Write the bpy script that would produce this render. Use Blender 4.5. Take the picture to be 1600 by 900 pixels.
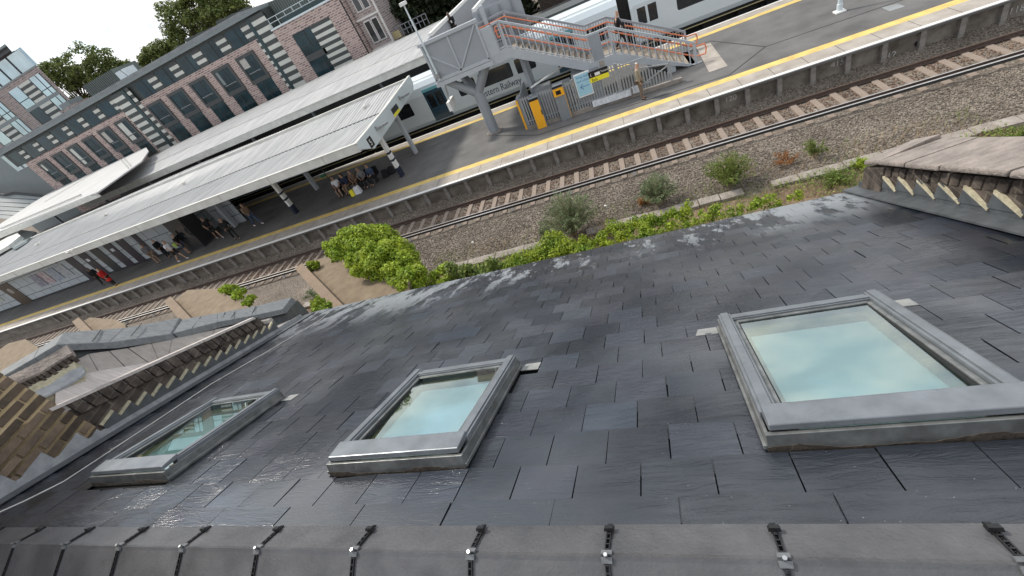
import bpy, bmesh, math, random
from mathutils import Vector, Matrix, Euler
random.seed(7)
for o in list(bpy.data.objects): bpy.data.objects.remove(o, do_unlink=True)
SC = bpy.context.scene
COL = SC.collection
V = Vector
# ------------------------------------------------------------------ camera
# Everything is measured from the camera's lens; LIFT puts the track bed at z = 0 at the end.
LIFT = 9.4
FPX = 680.0
def rotm(a, b, c):
    return Matrix.Rotation(a, 3, 'Z') @ Matrix.Rotation(b, 3, 'X') @ Matrix.Rotation(c, 3, 'Z')
R = rotm(*[math.radians(v) for v in (23.304, 53.488, -27.389)])
cd = bpy.data.cameras.new('camera'); cam = bpy.data.objects.new('camera', cd); COL.objects.link(cam)
cd.sensor_width = 36; cd.lens = FPX / 1600 * 36; cd.clip_start = .05; cd.clip_end = 2000
cam.matrix_world = Matrix.Translation((0, 0, LIFT)) @ R.to_4x4()
SC.camera = cam
# ------------------------------------------------------------------ light
SUN_EL, SUN_AZ = math.radians(48), math.radians(-62)     # azimuth from +Y towards +X
sd_ = V((math.sin(SUN_AZ) * math.cos(SUN_EL), math.cos(SUN_AZ) * math.cos(SUN_EL), math.sin(SUN_EL)))
ld = bpy.data.lights.new('sun', 'SUN'); ld.energy = 2.6; ld.angle = math.radians(7); ld.color = (1, .95, .86)
sun = bpy.data.objects.new('sun', ld); COL.objects.link(sun)
sun.rotation_euler = (-sd_).to_track_quat('-Z', 'Y').to_euler()
W = bpy.data.worlds.new('World'); SC.world = W; W.use_nodes = True
wt = W.node_tree; wt.nodes.clear()
def wn(t, **k):
    n = wt.nodes.new(t)
    for a, b in k.items(): setattr(n, a, b)
    return n
out = wn('ShaderNodeOutputWorld'); mixs = wn('ShaderNodeMixShader')
bg1 = wn('ShaderNodeBackground'); bg2 = wn('ShaderNodeBackground')
sky = wn('ShaderNodeTexSky', sky_type='NISHITA', sun_disc=False, sun_elevation=SUN_EL, sun_rotation=SUN_AZ)
wt.links.new(sky.outputs[0], bg1.inputs[0]); bg1.inputs[1].default_value = .15
tc = wn('ShaderNodeTexCoord'); mp = wn('ShaderNodeMapping'); mp.inputs['Scale'].default_value = (1, 1, 2.2)
wt.links.new(tc.outputs['Generated'], mp.inputs[0])
nz = wn('ShaderNodeTexNoise'); nz.inputs['Scale'].default_value = 3.4; nz.inputs['Detail'].default_value = 9
nz.inputs['Roughness'].default_value = .58; nz.inputs['Distortion'].default_value = .5
wt.links.new(mp.outputs[0], nz.inputs['Vector'])
cr = wn('ShaderNodeValToRGB'); cr.color_ramp.elements[0].position = .30; cr.color_ramp.elements[1].position = .50
cr.color_ramp.elements[0].color = (.12, .12, .12, 1)
wt.links.new(nz.outputs[0], cr.inputs[0])
nz2 = wn('ShaderNodeTexNoise'); nz2.inputs['Scale'].default_value = 5.2; nz2.inputs['Detail'].default_value = 7
wt.links.new(mp.outputs[0], nz2.inputs['Vector'])
cr2 = wn('ShaderNodeValToRGB'); cr2.color_ramp.elements[0].position = .38; cr2.color_ramp.elements[1].position = .62
cr2.color_ramp.elements[0].color = (.50, .57, .66, 1); cr2.color_ramp.elements[1].color = (1.0, .99, .97, 1)
wt.links.new(nz2.outputs[0], cr2.inputs[0]); wt.links.new(cr2.outputs[0], bg2.inputs[0]); bg2.inputs[1].default_value = .97
wt.links.new(cr.outputs[0], mixs.inputs[0]); wt.links.new(bg1.outputs[0], mixs.inputs[1]); wt.links.new(bg2.outputs[0], mixs.inputs[2])
wt.links.new(mixs.outputs[0], out.inputs[0])
SC.view_settings.view_transform = 'Standard'; SC.view_settings.look = 'None'
SC.view_settings.exposure = 0.52; SC.view_settings.gamma = 1
try: SC.view_settings.use_curve_mapping = False
except Exception: pass
SC.render.engine = 'CYCLES'; SC.cycles.max_bounces = 6

# ------------------------------------------------------------------ measuring helpers (photo survey -> metres)
def ray(x, y): return R @ V(((x - 800) / FPX, -(y - 450) / FPX, -1))
def atz(x, y, z): d = ray(x, y); return d * (z / d.z)
def aty(x, y, Y): d = ray(x, y); return d * (Y / d.y)
def atx(x, y, X): d = ray(x, y); return d * (X / d.x)
YAW, PIT, D = math.radians(-1.947), math.radians(25.25), 1.12
RD = V((math.cos(YAW), math.sin(YAW), 0)); HP = V((-math.sin(YAW), math.cos(YAW), 0))
SD = HP * math.cos(PIT) - V((0, 0, math.sin(PIT))); NR = RD.cross(SD)
def RF(u, v, h=0): return RD * u + SD * v + NR * (h - D)      # roof frame: along ridge, down slope, above slope
BS = -HP * math.cos(PIT) - V((0, 0, math.sin(PIT)))           # down the other slope

# ------------------------------------------------------------------ materials
MATS = {}
def mat(name, col, rough=.7, var=.25, scale=6., bump=0., bscale=40., metal=0., col2=None, stretch=(1, 1, 1), island=0., spec=.5, detail=6, rvar=0., trans=0., coat=0.):
    if name in MATS: return MATS[name]
    m = bpy.data.materials.new(name); m.use_nodes = True; t = m.node_tree; n = t.nodes; L = t.links
    b = n['Principled BSDF']; b.inputs['Roughness'].default_value = rough; b.inputs['Metallic'].default_value = metal
    b.inputs['Specular IOR Level'].default_value = spec
    if coat: b.inputs['Coat Weight'].default_value = coat; b.inputs['Coat Roughness'].default_value = .12
    c = n.new('ShaderNodeTexCoord'); mpp = n.new('ShaderNodeMapping'); mpp.inputs['Scale'].default_value = stretch
    L.new(c.outputs['Object'], mpp.inputs[0])
    a = n.new('ShaderNodeTexNoise'); a.inputs['Scale'].default_value = scale; a.inputs['Detail'].default_value = detail; a.inputs['Roughness'].default_value = .62
    L.new(mpp.outputs[0], a.inputs['Vector'])
    r = n.new('ShaderNodeValToRGB'); e = r.color_ramp.elements
    e[0].position = .3; e[1].position = .7
    c2 = col2 if col2 else tuple(min(1, x * (1 + var)) for x in col)
    c1 = col if col2 else tuple(x * (1 - var) for x in col)
    e[0].color = (*c1, 1); e[1].color = (*c2, 1); L.new(a.outputs[0], r.inputs[0])
    last = r.outputs[0]
    if island:
        g = n.new('ShaderNodeNewGeometry'); hs = n.new('ShaderNodeHueSaturation')
        mr = n.new('ShaderNodeMapRange'); mr.inputs['To Min'].default_value = 1 - island; mr.inputs['To Max'].default_value = 1 + island
        L.new(g.outputs['Random Per Island'], mr.inputs[0]); L.new(mr.outputs[0], hs.inputs['Value']); L.new(last, hs.inputs['Color']); last = hs.outputs[0]
    L.new(last, b.inputs['Base Color'])
    if rvar:
        mr2 = n.new('ShaderNodeMapRange'); mr2.inputs['From Min'].default_value = .3; mr2.inputs['From Max'].default_value = .7
        mr2.inputs['To Min'].default_value = rough - rvar; mr2.inputs['To Max'].default_value = rough + rvar
        a3 = n.new('ShaderNodeTexNoise'); a3.inputs['Scale'].default_value = scale * .7; a3.inputs['Detail'].default_value = 5
        L.new(mpp.outputs[0], a3.inputs['Vector']); L.new(a3.outputs[0], mr2.inputs[0]); L.new(mr2.outputs[0], b.inputs['Roughness'])
    if bump:
        a2 = n.new('ShaderNodeTexNoise'); a2.inputs['Scale'].default_value = bscale; a2.inputs['Detail'].default_value = 5
        L.new(mpp.outputs[0], a2.inputs['Vector']); bp = n.new('ShaderNodeBump'); bp.inputs['Strength'].default_value = min(1, bump); bp.inputs['Distance'].default_value = .5 / bscale * (bump + .3)
        L.new(a2.outputs[0], bp.inputs['Height']); L.new(bp.outputs[0], b.inputs['Normal'])
    if trans: b.inputs['Transmission Weight'].default_value = trans
    MATS[name] = m; return m
def leafmat(name, c1, c2):
    m = mat(name, c1, rough=.55, col2=c2, scale=2.5, island=.45, spec=.3)
    t = m.node_tree; b = t.nodes['Principled BSDF']
    tr = t.nodes.new('ShaderNodeBsdfTranslucent'); mx = t.nodes.new('ShaderNodeMixShader'); mx.inputs[0].default_value = .3
    src = b.inputs['Base Color'].links[0].from_socket
    t.links.new(src, tr.inputs[0]); o = t.nodes['Material Output']
    t.links.new(b.outputs[0], mx.inputs[1]); t.links.new(tr.outputs[0], mx.inputs[2]); t.links.new(mx.outputs[0], o.inputs[0])
    return m
def brickmat(name, c1, c2, mortar, bw=.225, bh=.075, ms=.011, rough=.9, bump=.4, dirt=.5, third=None):
    if name in MATS: return MATS[name]
    m = bpy.data.materials.new(name); m.use_nodes = True; t = m.node_tree; n = t.nodes; L = t.links; b = n['Principled BSDF']
    b.inputs['Roughness'].default_value = rough; b.inputs['Specular IOR Level'].default_value = .25
    c = n.new('ShaderNodeTexCoord'); s = n.new('ShaderNodeSeparateXYZ'); L.new(c.outputs['Object'], s.inputs[0])
    ad = n.new('ShaderNodeMath'); ad.operation = 'ADD'; L.new(s.outputs[0], ad.inputs[0]); L.new(s.outputs[1], ad.inputs[1])
    cb = n.new('ShaderNodeCombineXYZ'); L.new(ad.outputs[0], cb.inputs[0]); L.new(s.outputs[2], cb.inputs[1])
    br = n.new('ShaderNodeTexBrick'); L.new(cb.outputs[0], br.inputs['Vector'])
    br.inputs['Scale'].default_value = 1; br.inputs['Brick Width'].default_value = bw; br.inputs['Row Height'].default_value = bh
    br.inputs['Mortar Size'].default_value = ms; br.inputs['Mortar Smooth'].default_value = .2; br.inputs['Bias'].default_value = 0
    br.inputs['Color1'].default_value = (*c1, 1); br.inputs['Color2'].default_value = (*c2, 1); br.inputs['Mortar'].default_value = (*mortar, 1)
    nn = n.new('ShaderNodeTexNoise'); nn.inputs['Scale'].default_value = 7; nn.inputs['Detail'].default_value = 8; L.new(c.outputs['Object'], nn.inputs['Vector'])
    mr = n.new('ShaderNodeMapRange'); mr.inputs['From Min'].default_value = .3; mr.inputs['From Max'].default_value = .7; mr.inputs['To Min'].default_value = 1 - dirt; mr.inputs['To Max'].default_value = 1 + dirt * .5
    L.new(nn.outputs[0], mr.inputs[0]); hs = n.new('ShaderNodeHueSaturation'); L.new(mr.outputs[0], hs.inputs['Value']); L.new(br.outputs['Color'], hs.inputs['Color'])
    last = hs.outputs[0]
    L.new(last, b.inputs['Base Color'])
    bp = n.new('ShaderNodeBump'); bp.inputs['Strength'].default_value = bump; bp.inputs['Distance'].default_value = .01; bp.invert = True
    L.new(br.outputs['Fac'], bp.inputs['Height']); L.new(bp.outputs[0], b.inputs['Normal'])
    MATS[name] = m; return m

def slatemat():
    m = bpy.data.materials.new('slate'); m.use_nodes = True; t = m.node_tree; n = t.nodes; L = t.links; b = n['Principled BSDF']
    c = n.new('ShaderNodeTexCoord'); g = n.new('ShaderNodeNewGeometry')
    # each slate shifts the pattern so the riven grain never lines up between neighbours
    sc = n.new('ShaderNodeVectorMath'); sc.operation = 'SCALE'; L.new(g.outputs['Random Per Island'], sc.inputs['Scale']); sc.inputs[0].default_value = (37, 53, 19)
    ad = n.new('ShaderNodeVectorMath'); ad.operation = 'ADD'; L.new(c.outputs['Object'], ad.inputs[0]); L.new(sc.outputs[0], ad.inputs[1])
    mp_ = n.new('ShaderNodeMapping'); mp_.inputs['Scale'].default_value = (5, 22, 22); L.new(ad.outputs[0], mp_.inputs[0])
    riv = n.new('ShaderNodeTexNoise'); riv.inputs['Scale'].default_value = 1; riv.inputs['Detail'].default_value = 7; riv.inputs['Roughness'].default_value = .62; riv.inputs['Distortion'].default_value = 2.2
    L.new(mp_.outputs[0], riv.inputs['Vector'])
    fine = n.new('ShaderNodeTexNoise'); fine.inputs['Scale'].default_value = 90; fine.inputs['Detail'].default_value = 4; L.new(ad.outputs[0], fine.inputs['Vector'])
    ramp = n.new('ShaderNodeValToRGB'); e = ramp.color_ramp.elements; e[0].position = 0; e[1].position = 1
    e[0].color = (.013, .017, .025, 1); e[1].color = (.028, .036, .050, 1)
    e2 = e.new(.45); e2.color = (.012, .015, .020, 1); e3 = e.new(.75); e3.color = (.022, .024, .034, 1)
    L.new(g.outputs['Random Per Island'], ramp.inputs[0])
    big = n.new('ShaderNodeTexNoise'); big.inputs['Scale'].default_value = 1.1; big.inputs['Detail'].default_value = 4; L.new(c.outputs['Object'], big.inputs['Vector'])
    # wet glare painted into the slate colour as pale runs near the eaves
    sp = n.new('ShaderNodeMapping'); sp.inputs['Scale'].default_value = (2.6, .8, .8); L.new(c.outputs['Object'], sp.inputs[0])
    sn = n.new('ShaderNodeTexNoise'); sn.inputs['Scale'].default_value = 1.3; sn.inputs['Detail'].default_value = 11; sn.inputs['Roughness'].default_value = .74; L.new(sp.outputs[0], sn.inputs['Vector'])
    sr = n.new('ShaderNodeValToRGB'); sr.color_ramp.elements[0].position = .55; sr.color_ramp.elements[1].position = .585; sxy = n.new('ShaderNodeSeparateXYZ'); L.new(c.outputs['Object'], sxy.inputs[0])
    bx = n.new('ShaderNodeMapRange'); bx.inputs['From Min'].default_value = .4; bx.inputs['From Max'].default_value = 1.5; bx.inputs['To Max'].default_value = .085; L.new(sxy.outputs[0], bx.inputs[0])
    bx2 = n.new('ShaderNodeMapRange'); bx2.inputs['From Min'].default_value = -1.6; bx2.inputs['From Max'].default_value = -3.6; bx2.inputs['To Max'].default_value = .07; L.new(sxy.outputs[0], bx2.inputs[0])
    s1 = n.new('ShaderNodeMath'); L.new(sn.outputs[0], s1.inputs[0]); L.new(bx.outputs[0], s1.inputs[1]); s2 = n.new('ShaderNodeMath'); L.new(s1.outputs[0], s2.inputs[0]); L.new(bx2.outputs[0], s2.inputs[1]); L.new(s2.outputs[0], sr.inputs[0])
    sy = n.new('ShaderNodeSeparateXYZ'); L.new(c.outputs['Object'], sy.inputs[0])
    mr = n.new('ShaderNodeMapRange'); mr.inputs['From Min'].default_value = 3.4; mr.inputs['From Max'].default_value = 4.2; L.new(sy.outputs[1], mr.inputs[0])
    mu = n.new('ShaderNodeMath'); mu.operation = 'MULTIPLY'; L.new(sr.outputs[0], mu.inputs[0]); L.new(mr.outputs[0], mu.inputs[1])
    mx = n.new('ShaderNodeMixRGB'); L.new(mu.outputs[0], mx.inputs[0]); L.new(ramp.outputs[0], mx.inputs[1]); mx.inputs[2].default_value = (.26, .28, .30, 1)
    dots = n.new('ShaderNodeTexVoronoi'); dots.inputs['Scale'].default_value = 26; dots.inputs['Randomness'].default_value = 1; L.new(c.outputs['Object'], dots.inputs['Vector'])
    lt = n.new('ShaderNodeMath'); lt.operation = 'LESS_THAN'; lt.inputs[1].default_value = .035; L.new(dots.outputs['Distance'], lt.inputs[0])
    mx2 = n.new('ShaderNodeMixRGB'); L.new(lt.outputs[0], mx2.inputs[0]); L.new(mx.outputs[0], mx2.inputs[1]); mx2.inputs[2].default_value = (.25, .26, .27, 1)
    L.new(mx2.outputs[0], b.inputs['Base Color'])
    rr = n.new('ShaderNodeMapRange'); rr.inputs['From Min'].default_value = .35; rr.inputs['From Max'].default_value = .65; rr.inputs['To Min'].default_value = .20; rr.inputs['To Max'].default_value = .42
    L.new(big.outputs[0], rr.inputs[0]); L.new(rr.outputs[0], b.inputs['Roughness']); b.inputs['Specular IOR Level'].default_value = .15
    wet = n.new('ShaderNodeMapRange'); wet.inputs['From Min'].default_value = .38; wet.inputs['From Max'].default_value = .62; wet.inputs['To Min'].default_value = .25; wet.inputs['To Max'].default_value = 1; L.new(big.outputs[0], wet.inputs[0]); L.new(wet.outputs[0], b.inputs['Coat Weight']); b.inputs['Coat Roughness'].default_value = .17; b.inputs['Coat IOR'].default_value = 1.8
    add = n.new('ShaderNodeMath'); add.operation = 'MULTIPLY_ADD'; add.inputs[1].default_value = .12; L.new(fine.outputs[0], add.inputs[0]); L.new(riv.outputs[0], add.inputs[2])
    bp = n.new('ShaderNodeBump'); bp.inputs['Strength'].default_value = .8; bp.inputs['Distance'].default_value = .006
    L.new(add.outputs[0], bp.inputs['Height']); L.new(bp.outputs[0], b.inputs['Normal'])
    msk = n.new('ShaderNodeTexNoise'); msk.inputs['Scale'].default_value = 1.6; msk.inputs['Detail'].default_value = 3; L.new(c.outputs['Object'], msk.inputs['Vector'])
    ma_ = n.new('ShaderNodeMath'); ma_.operation = 'MULTIPLY_ADD'; ma_.inputs[1].default_value = .22; L.new(g.outputs['Random Per Island'], ma_.inputs[0]); L.new(msk.outputs[0], ma_.inputs[2])
    mk = n.new('ShaderNodeMapRange'); mk.inputs['From Min'].default_value = .48; mk.inputs['From Max'].default_value = .74; mk.inputs['To Min'].default_value = .06; mk.inputs['To Max'].default_value = 1; L.new(ma_.outputs[0], mk.inputs[0])
    bp2 = n.new('ShaderNodeBump'); L.new(mk.outputs[0], bp2.inputs['Strength']); bp2.inputs['Distance'].default_value = .0065; L.new(riv.outputs[0], bp2.inputs['Height']); L.new(bp2.outputs[0], b.inputs['Coat Normal'])
    return m
def groundmat(name, cols, scale, bumpd, rough=.95):
    m = bpy.data.materials.new(name); m.use_nodes = True; t = m.node_tree; n = t.nodes; L = t.links; b = n['Principled BSDF']
    b.inputs['Roughness'].default_value = rough; b.inputs['Specular IOR Level'].default_value = .2
    c = n.new('ShaderNodeTexCoord'); v = n.new('ShaderNodeTexVoronoi'); v.inputs['Scale'].default_value = scale; L.new(c.outputs['Object'], v.inputs['Vector'])
    sp = n.new('ShaderNodeSeparateColor'); L.new(v.outputs['Color'], sp.inputs[0])
    r = n.new('ShaderNodeValToRGB'); e = r.color_ramp.elements; e[0].position = 0; e[1].position = 1
    e[0].color = (*cols[0], 1); e[1].color = (*cols[-1], 1)
    for i, cc in enumerate(cols[1:-1]): x = e.new((i + 1) / (len(cols) - 1)); x.color = (*cc, 1)
    L.new(sp.outputs[0], r.inputs[0])
    nn = n.new('ShaderNodeTexNoise'); nn.inputs['Scale'].default_value = .7; nn.inputs['Detail'].default_value = 5; L.new(c.outputs['Object'], nn.inputs['Vector'])
    mr = n.new('ShaderNodeMapRange'); mr.inputs['From Min'].default_value = .3; mr.inputs['From Max'].default_value = .7; mr.inputs['To Min'].default_value = .72; mr.inputs['To Max'].default_value = 1.2; L.new(nn.outputs[0], mr.inputs[0])
    hs = n.new('ShaderNodeHueSaturation'); L.new(mr.outputs[0], hs.inputs['Value']); L.new(r.outputs[0], hs.inputs['Color']); L.new(hs.outputs[0], b.inputs['Base Color'])
    bp = n.new('ShaderNodeBump'); bp.inputs['Strength'].default_value = .9; bp.inputs['Distance'].default_value = bumpd; bp.invert = True
    L.new(v.outputs['Distance'], bp.inputs['Height']); L.new(bp.outputs[0], b.inputs['Normal'])
    return m

M = dict(
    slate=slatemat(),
    under=mat('roof_underlay', (.008, .008, .009), .95),
    ridge=mat('ridge_concrete', (.052, .052, .055), .36, .25, 5, .5, 90, col2=(.105, .104, .107), rvar=.12, island=.22),
    blackpl=mat('black_plastic', (.012, .012, .013), .4),
    steel=mat('galvanised', (.45, .46, .47), .35, .2, 20, metal=.8),
    velux=mat('grey_aluminium', (.17, .185, .20), .36, .2, 9, .12, 60, metal=.25, rvar=.1),
    velflash=mat('flashing_metal', (.20, .205, .20), .38, .4, 12, .15, 50, metal=.5, rvar=.12),
    grime=mat('grime', (.055, .043, .033), .95, .5, 22, .6, 60),
    gasket=mat('gasket', (.01, .01, .01), .6),
    pine=mat('pine', (.50, .36, .17), .5, .15, 4, stretch=(1, 12, 12)),
    lead=mat('lead', (.20, .21, .225), .5, .35, 9, .3, 35, col2=(.36, .37, .38), rvar=.12),
    leaddk=mat('lead_dark', (.075, .082, .088), .5, .3, 9, .2, 30, rvar=.12),
    leadmid=mat('lead_tab_grey', (.20, .205, .20), .6, .3, 14, .3, 50, col2=(.30, .30, .285)),
    clampgrey=mat('clamp_grey', (.16, .165, .17), .5, .3, 30, metal=.4),
    mort=mat('pale_mortar', (.42, .38, .27), .95, .3, 30, .5, 70),
    coping=mat('coping_stone', (.13, .14, .148), .8, .25, 16, .7, 110, col2=(.22, .23, .235)),
    copold=mat('weathered_coping', (.16, .14, .125), .9, .3, 7, .9, 30, col2=(.33, .28, .25)),
    slab=mat('tan_slab', (.30, .27, .24), .9, .25, 14, .5, 90, col2=(.40, .36, .33)),
    render=mat('pale_render', (.52, .47, .44), .9, .2, 6, .5, 40, stretch=(1, 6, 1)),
    stock=brickmat('stock_brick', (.10, .075, .058), (.19, .14, .095), (.38, .28, .165), ms=.014, bw=.24, bh=.085, dirt=.6, bump=.8),
    oldbrick=brickmat('old_brick', (.06, .048, .042), (.12, .095, .08), (.13, .11, .09), ms=.009, dirt=.7, bump=.8),
    ballast=groundmat('ballast', [(.09, .072, .056), (.165, .135, .108), (.235, .20, .165), (.13, .10, .08), (.31, .28, .24)], 24, .025),
    soil=groundmat('soil', [(.13, .085, .06), (.20, .14, .10), (.25, .19, .13), (.12, .12, .06)], 9, .02),
    stone=mat('stone_chips', (.135, .11, .088), .95, .3, 1, island=.5, col2=(.25, .215, .175)),
    stonebr=mat('rusty_chips', (.11, .068, .046), .95, .3, 1, island=.6, col2=(.21, .14, .10)),
    sleeper=mat('sleeper_concrete', (.27, .215, .175), .95, .2, 8, .3, 50, island=.12),
    rust=mat('rusty_rail', (.065, .042, .033), .8, .35, 10, col2=(.11, .075, .06)),
    worn=mat('worn_steel', (.52, .50, .48), .35, .2, 10, metal=.7),
    darkrail=mat('dark_rail', (.02, .019, .019), .6),
    asphalt=mat('platform_asphalt', (.085, .082, .08), .8, .18, .55, .3, 150, col2=(.165, .158, .15), rvar=.15),
    asphdk=mat('asphalt_seam', (.045, .044, .044), .9),
    tactile=mat('platform_slabs', (.27, .235, .20), .9, .15, 1.6, .2, 60, col2=(.43, .385, .34), detail=9),
    yellow=mat('yellow_paint', (.50, .36, .12), .8, .15, 2.2, col2=(.76, .55, .17), detail=10),
    white=mat('white_paint', (.78, .77, .74), .6, .08, 4),
    platwall=mat('platform_wall', (.085, .07, .055), .95, .35, 1.3, .5, 20, col2=(.29, .26, .225)),
    platpost=mat('platform_post', (.24, .22, .20), .95, .35, 4, .4, 20),
    canroof=mat('canopy_sheet', (.28, .28, .285), .7, .1, 1.2, 0, col2=(.50, .495, .48), stretch=(2.6, .20, 1), detail=10),
    canfas=mat('canopy_fascia', (.50, .49, .45), .6, .08, 1.5, col2=(.68, .67, .62), detail=10),
    canend=mat('end_fascia', (.55, .60, .61), .45, .05, 1),
    soffit=mat('soffit', (.42, .40, .36), .7, .1, 2),
    steelgrey=mat('bridge_grey', (.30, .32, .345), .55, .08, 2),
    steellt=mat('bridge_light_grey', (.44, .465, .49), .5, .06, 2),
    bridgepan=mat('bridge_panel', (.33, .35, .375), .5, .06, 1.4),
    orange=mat('orange_rail', (.75, .22, .10), .45, .1, 3),
    deck=mat('deck_brown', (.26, .22, .175), .9, .15, 4),
    trainw=mat('train_white', (.60, .66, .69), .22, .03, .8, coat=.4),
    trainroof=mat('train_roof', (.62, .68, .70), .4, .06, 1.2),
    trainteal=mat('train_teal', (.02, .055, .085), .25, .1, 1, coat=.4),
    traincyan=mat('train_cyan', (.15, .42, .46), .3, .1, 1),
    navy=mat('navy', (.015, .03, .07), .3, .1, 1),
    glassdk=mat('dark_glass', (.012, .015, .018), .08, .2, .5, spec=.8),
    black=mat('black_underframe', (.012, .011, .011), .9, .5, 5),
    sill=mat('sill_yellow', (.45, .38, .20), .6, .1, 2),
    aptbrick=brickmat('flats_brick', (.46, .335, .295), (.19, .125, .12), (.55, .46, .42), bw=.62, bh=.24, ms=.045, bump=.1, dirt=.12),
    towbrick=brickmat('tower_brick', (.36, .29, .27), (.17, .13, .125), (.44, .39, .37), bw=.62, bh=.24, ms=.045, bump=.1, dirt=.15),
    cladlt=mat('pale_cladding', (.56, .56, .51), .5, .05, 1), claddk=mat('dark_cladding', (.05, .057, .054), .5, .08, 1),
    surround=mat('grey_surround', (.055, .057, .057), .5, .08, 1), gutter=mat('gutter_grey', (.19, .215, .22), .4, .06, 1),
    glassb=mat('window_glass', (.010, .032, .040), .12, .6, .5, spec=.45), glasst=mat('sky_glass', (.40, .47, .50), .05, .2, .3, metal=.75),
    frame=mat('window_frame', (.03, .033, .035), .5), pipe=mat('downpipe', (.02, .045, .05), .4),
    flatroof=mat('flat_roof', (.24, .25, .255), .8, .15, 1), plant=mat('plant_cladding', (.12, .14, .13), .5, .1, 1),
    stonew=mat('white_stone', (.62, .59, .56), .8, .08, 2),
    tile=brickmat('white_tile', (.42, .455, .48), (.46, .49, .51), (.12, .12, .125), bw=1.3, bh=.85, ms=.03, rough=.4, bump=.05, dirt=.08),
    door=mat('purple_black_door', (.028, .018, .028), .4), brown=mat('brown_panel', (.06, .035, .02), .4),
    shopdk=mat('dark_booth', (.03, .03, .032), .35, .2, 2),
    tan=mat('tan_felt', (.15, .11, .072), .95, .18, 3, .6, 60, col2=(.235, .18, .12)), tanw=mat('tan_wall', (.20, .145, .10), .95, .15, 3, .3, 40),
    concrete=mat('trough_concrete', (.20, .17, .145), .95, .25, 3, .5, 40, col2=(.36, .32, .285)),
    bark=mat('bark', (.09, .065, .045), .95, .3, 8, .6, 20), twig=mat('dry_twigs', (.42, .33, .22), .95, .2, 4),
    leaf_lime=leafmat('lime_leaves', (.15, .25, .02), (.42, .50, .05)), leaf_ivy=leafmat('ivy_leaves', (.10, .19, .02), (.34, .40, .03)),
    leaf_grey=leafmat('buddleia_leaves', (.12, .17, .085), (.28, .33, .18)), leaf_mid=leafmat('weed_leaves', (.09, .15, .035), (.24, .28, .06)),
    leaf_tree=leafmat('tree_leaves', (.075, .115, .03), (.21, .24, .07)), leaf_dark=leafmat('dark_leaves', (.012, .022, .010), (.045, .058, .022)),
    dry=leafmat('dry_grass', (.30, .20, .10), (.40, .30, .17)), rustleaf=leafmat('rusty_leaves', (.26, .10, .04), (.36, .18, .07)),
    skin=mat('skin', (.42, .25, .17), .6), skin2=mat('skin_dark', (.13, .07, .045), .6),
    cable=mat('white_cable', (.5, .5, .47), .5), glassw=mat('poster_white', (.62, .66, .70), .4),
    sblue=mat('sign_blue', (.36, .60, .72), .4, .05, 2), sink=mat('sign_ink', (.08, .16, .38), .5), sblack=mat('sign_black', (.012, .012, .014), .4), syellow=mat('sign_yellow', (.85, .75, .04), .4, .03, 2),
    machine=mat('machine_orange', (.88, .42, .02), .4, .04, 2), mgrey=mat('machine_grey', (.22, .235, .25), .5, .08, 3), red=mat('red', (.55, .02, .02), .6),
    bag=mat('plastic_sheet', (.62, .64, .66), .3, .2, 6, .6, 12), galv=mat('palisade_steel', (.36, .38, .40), .45, .12, 4, metal=.35),
    chalk=mat('white_marker', (.46, .45, .43), .9), interior=mat('white_room', (.80, .82, .80), .8, .03, 1), backing=mat('pale_backing', (.86, .95, .92), .85, .04, 2),
    navyp=mat('column_navy', (.015, .02, .04), .5))
# skylight pane: real double glazing, faintly green, sky mirrored in it
gm = bpy.data.materials.new('skylight_glass'); gm.use_nodes = True; t = gm.node_tree; t.nodes.clear()
o_ = t.nodes.new('ShaderNodeOutputMaterial'); gl = t.nodes.new('ShaderNodeBsdfGlossy'); gl.inputs[0].default_value = (.90, 1, .98, 1); gl.inputs[1].default_value = .015
tr = t.nodes.new('ShaderNodeBsdfTransparent'); tr.inputs[0].default_value = (.84, 1, .965, 1)
mx = t.nodes.new('ShaderNodeMixShader'); lw = t.nodes.new('ShaderNodeFresnel'); lw.inputs[0].default_value = 1.9
ma = t.nodes.new('ShaderNodeMath'); ma.operation = 'MULTIPLY_ADD'; ma.inputs[1].default_value = .9; ma.inputs[2].default_value = .20; ma.use_clamp = True
t.links.new(lw.outputs[0], ma.inputs[0]); t.links.new(ma.outputs[0], mx.inputs[0]); t.links.new(tr.outputs[0], mx.inputs[1]); t.links.new(gl.outputs[0], mx.inputs[2]); t.links.new(mx.outputs[0], o_.inputs[0])
M['skyglass'] = gm

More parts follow.
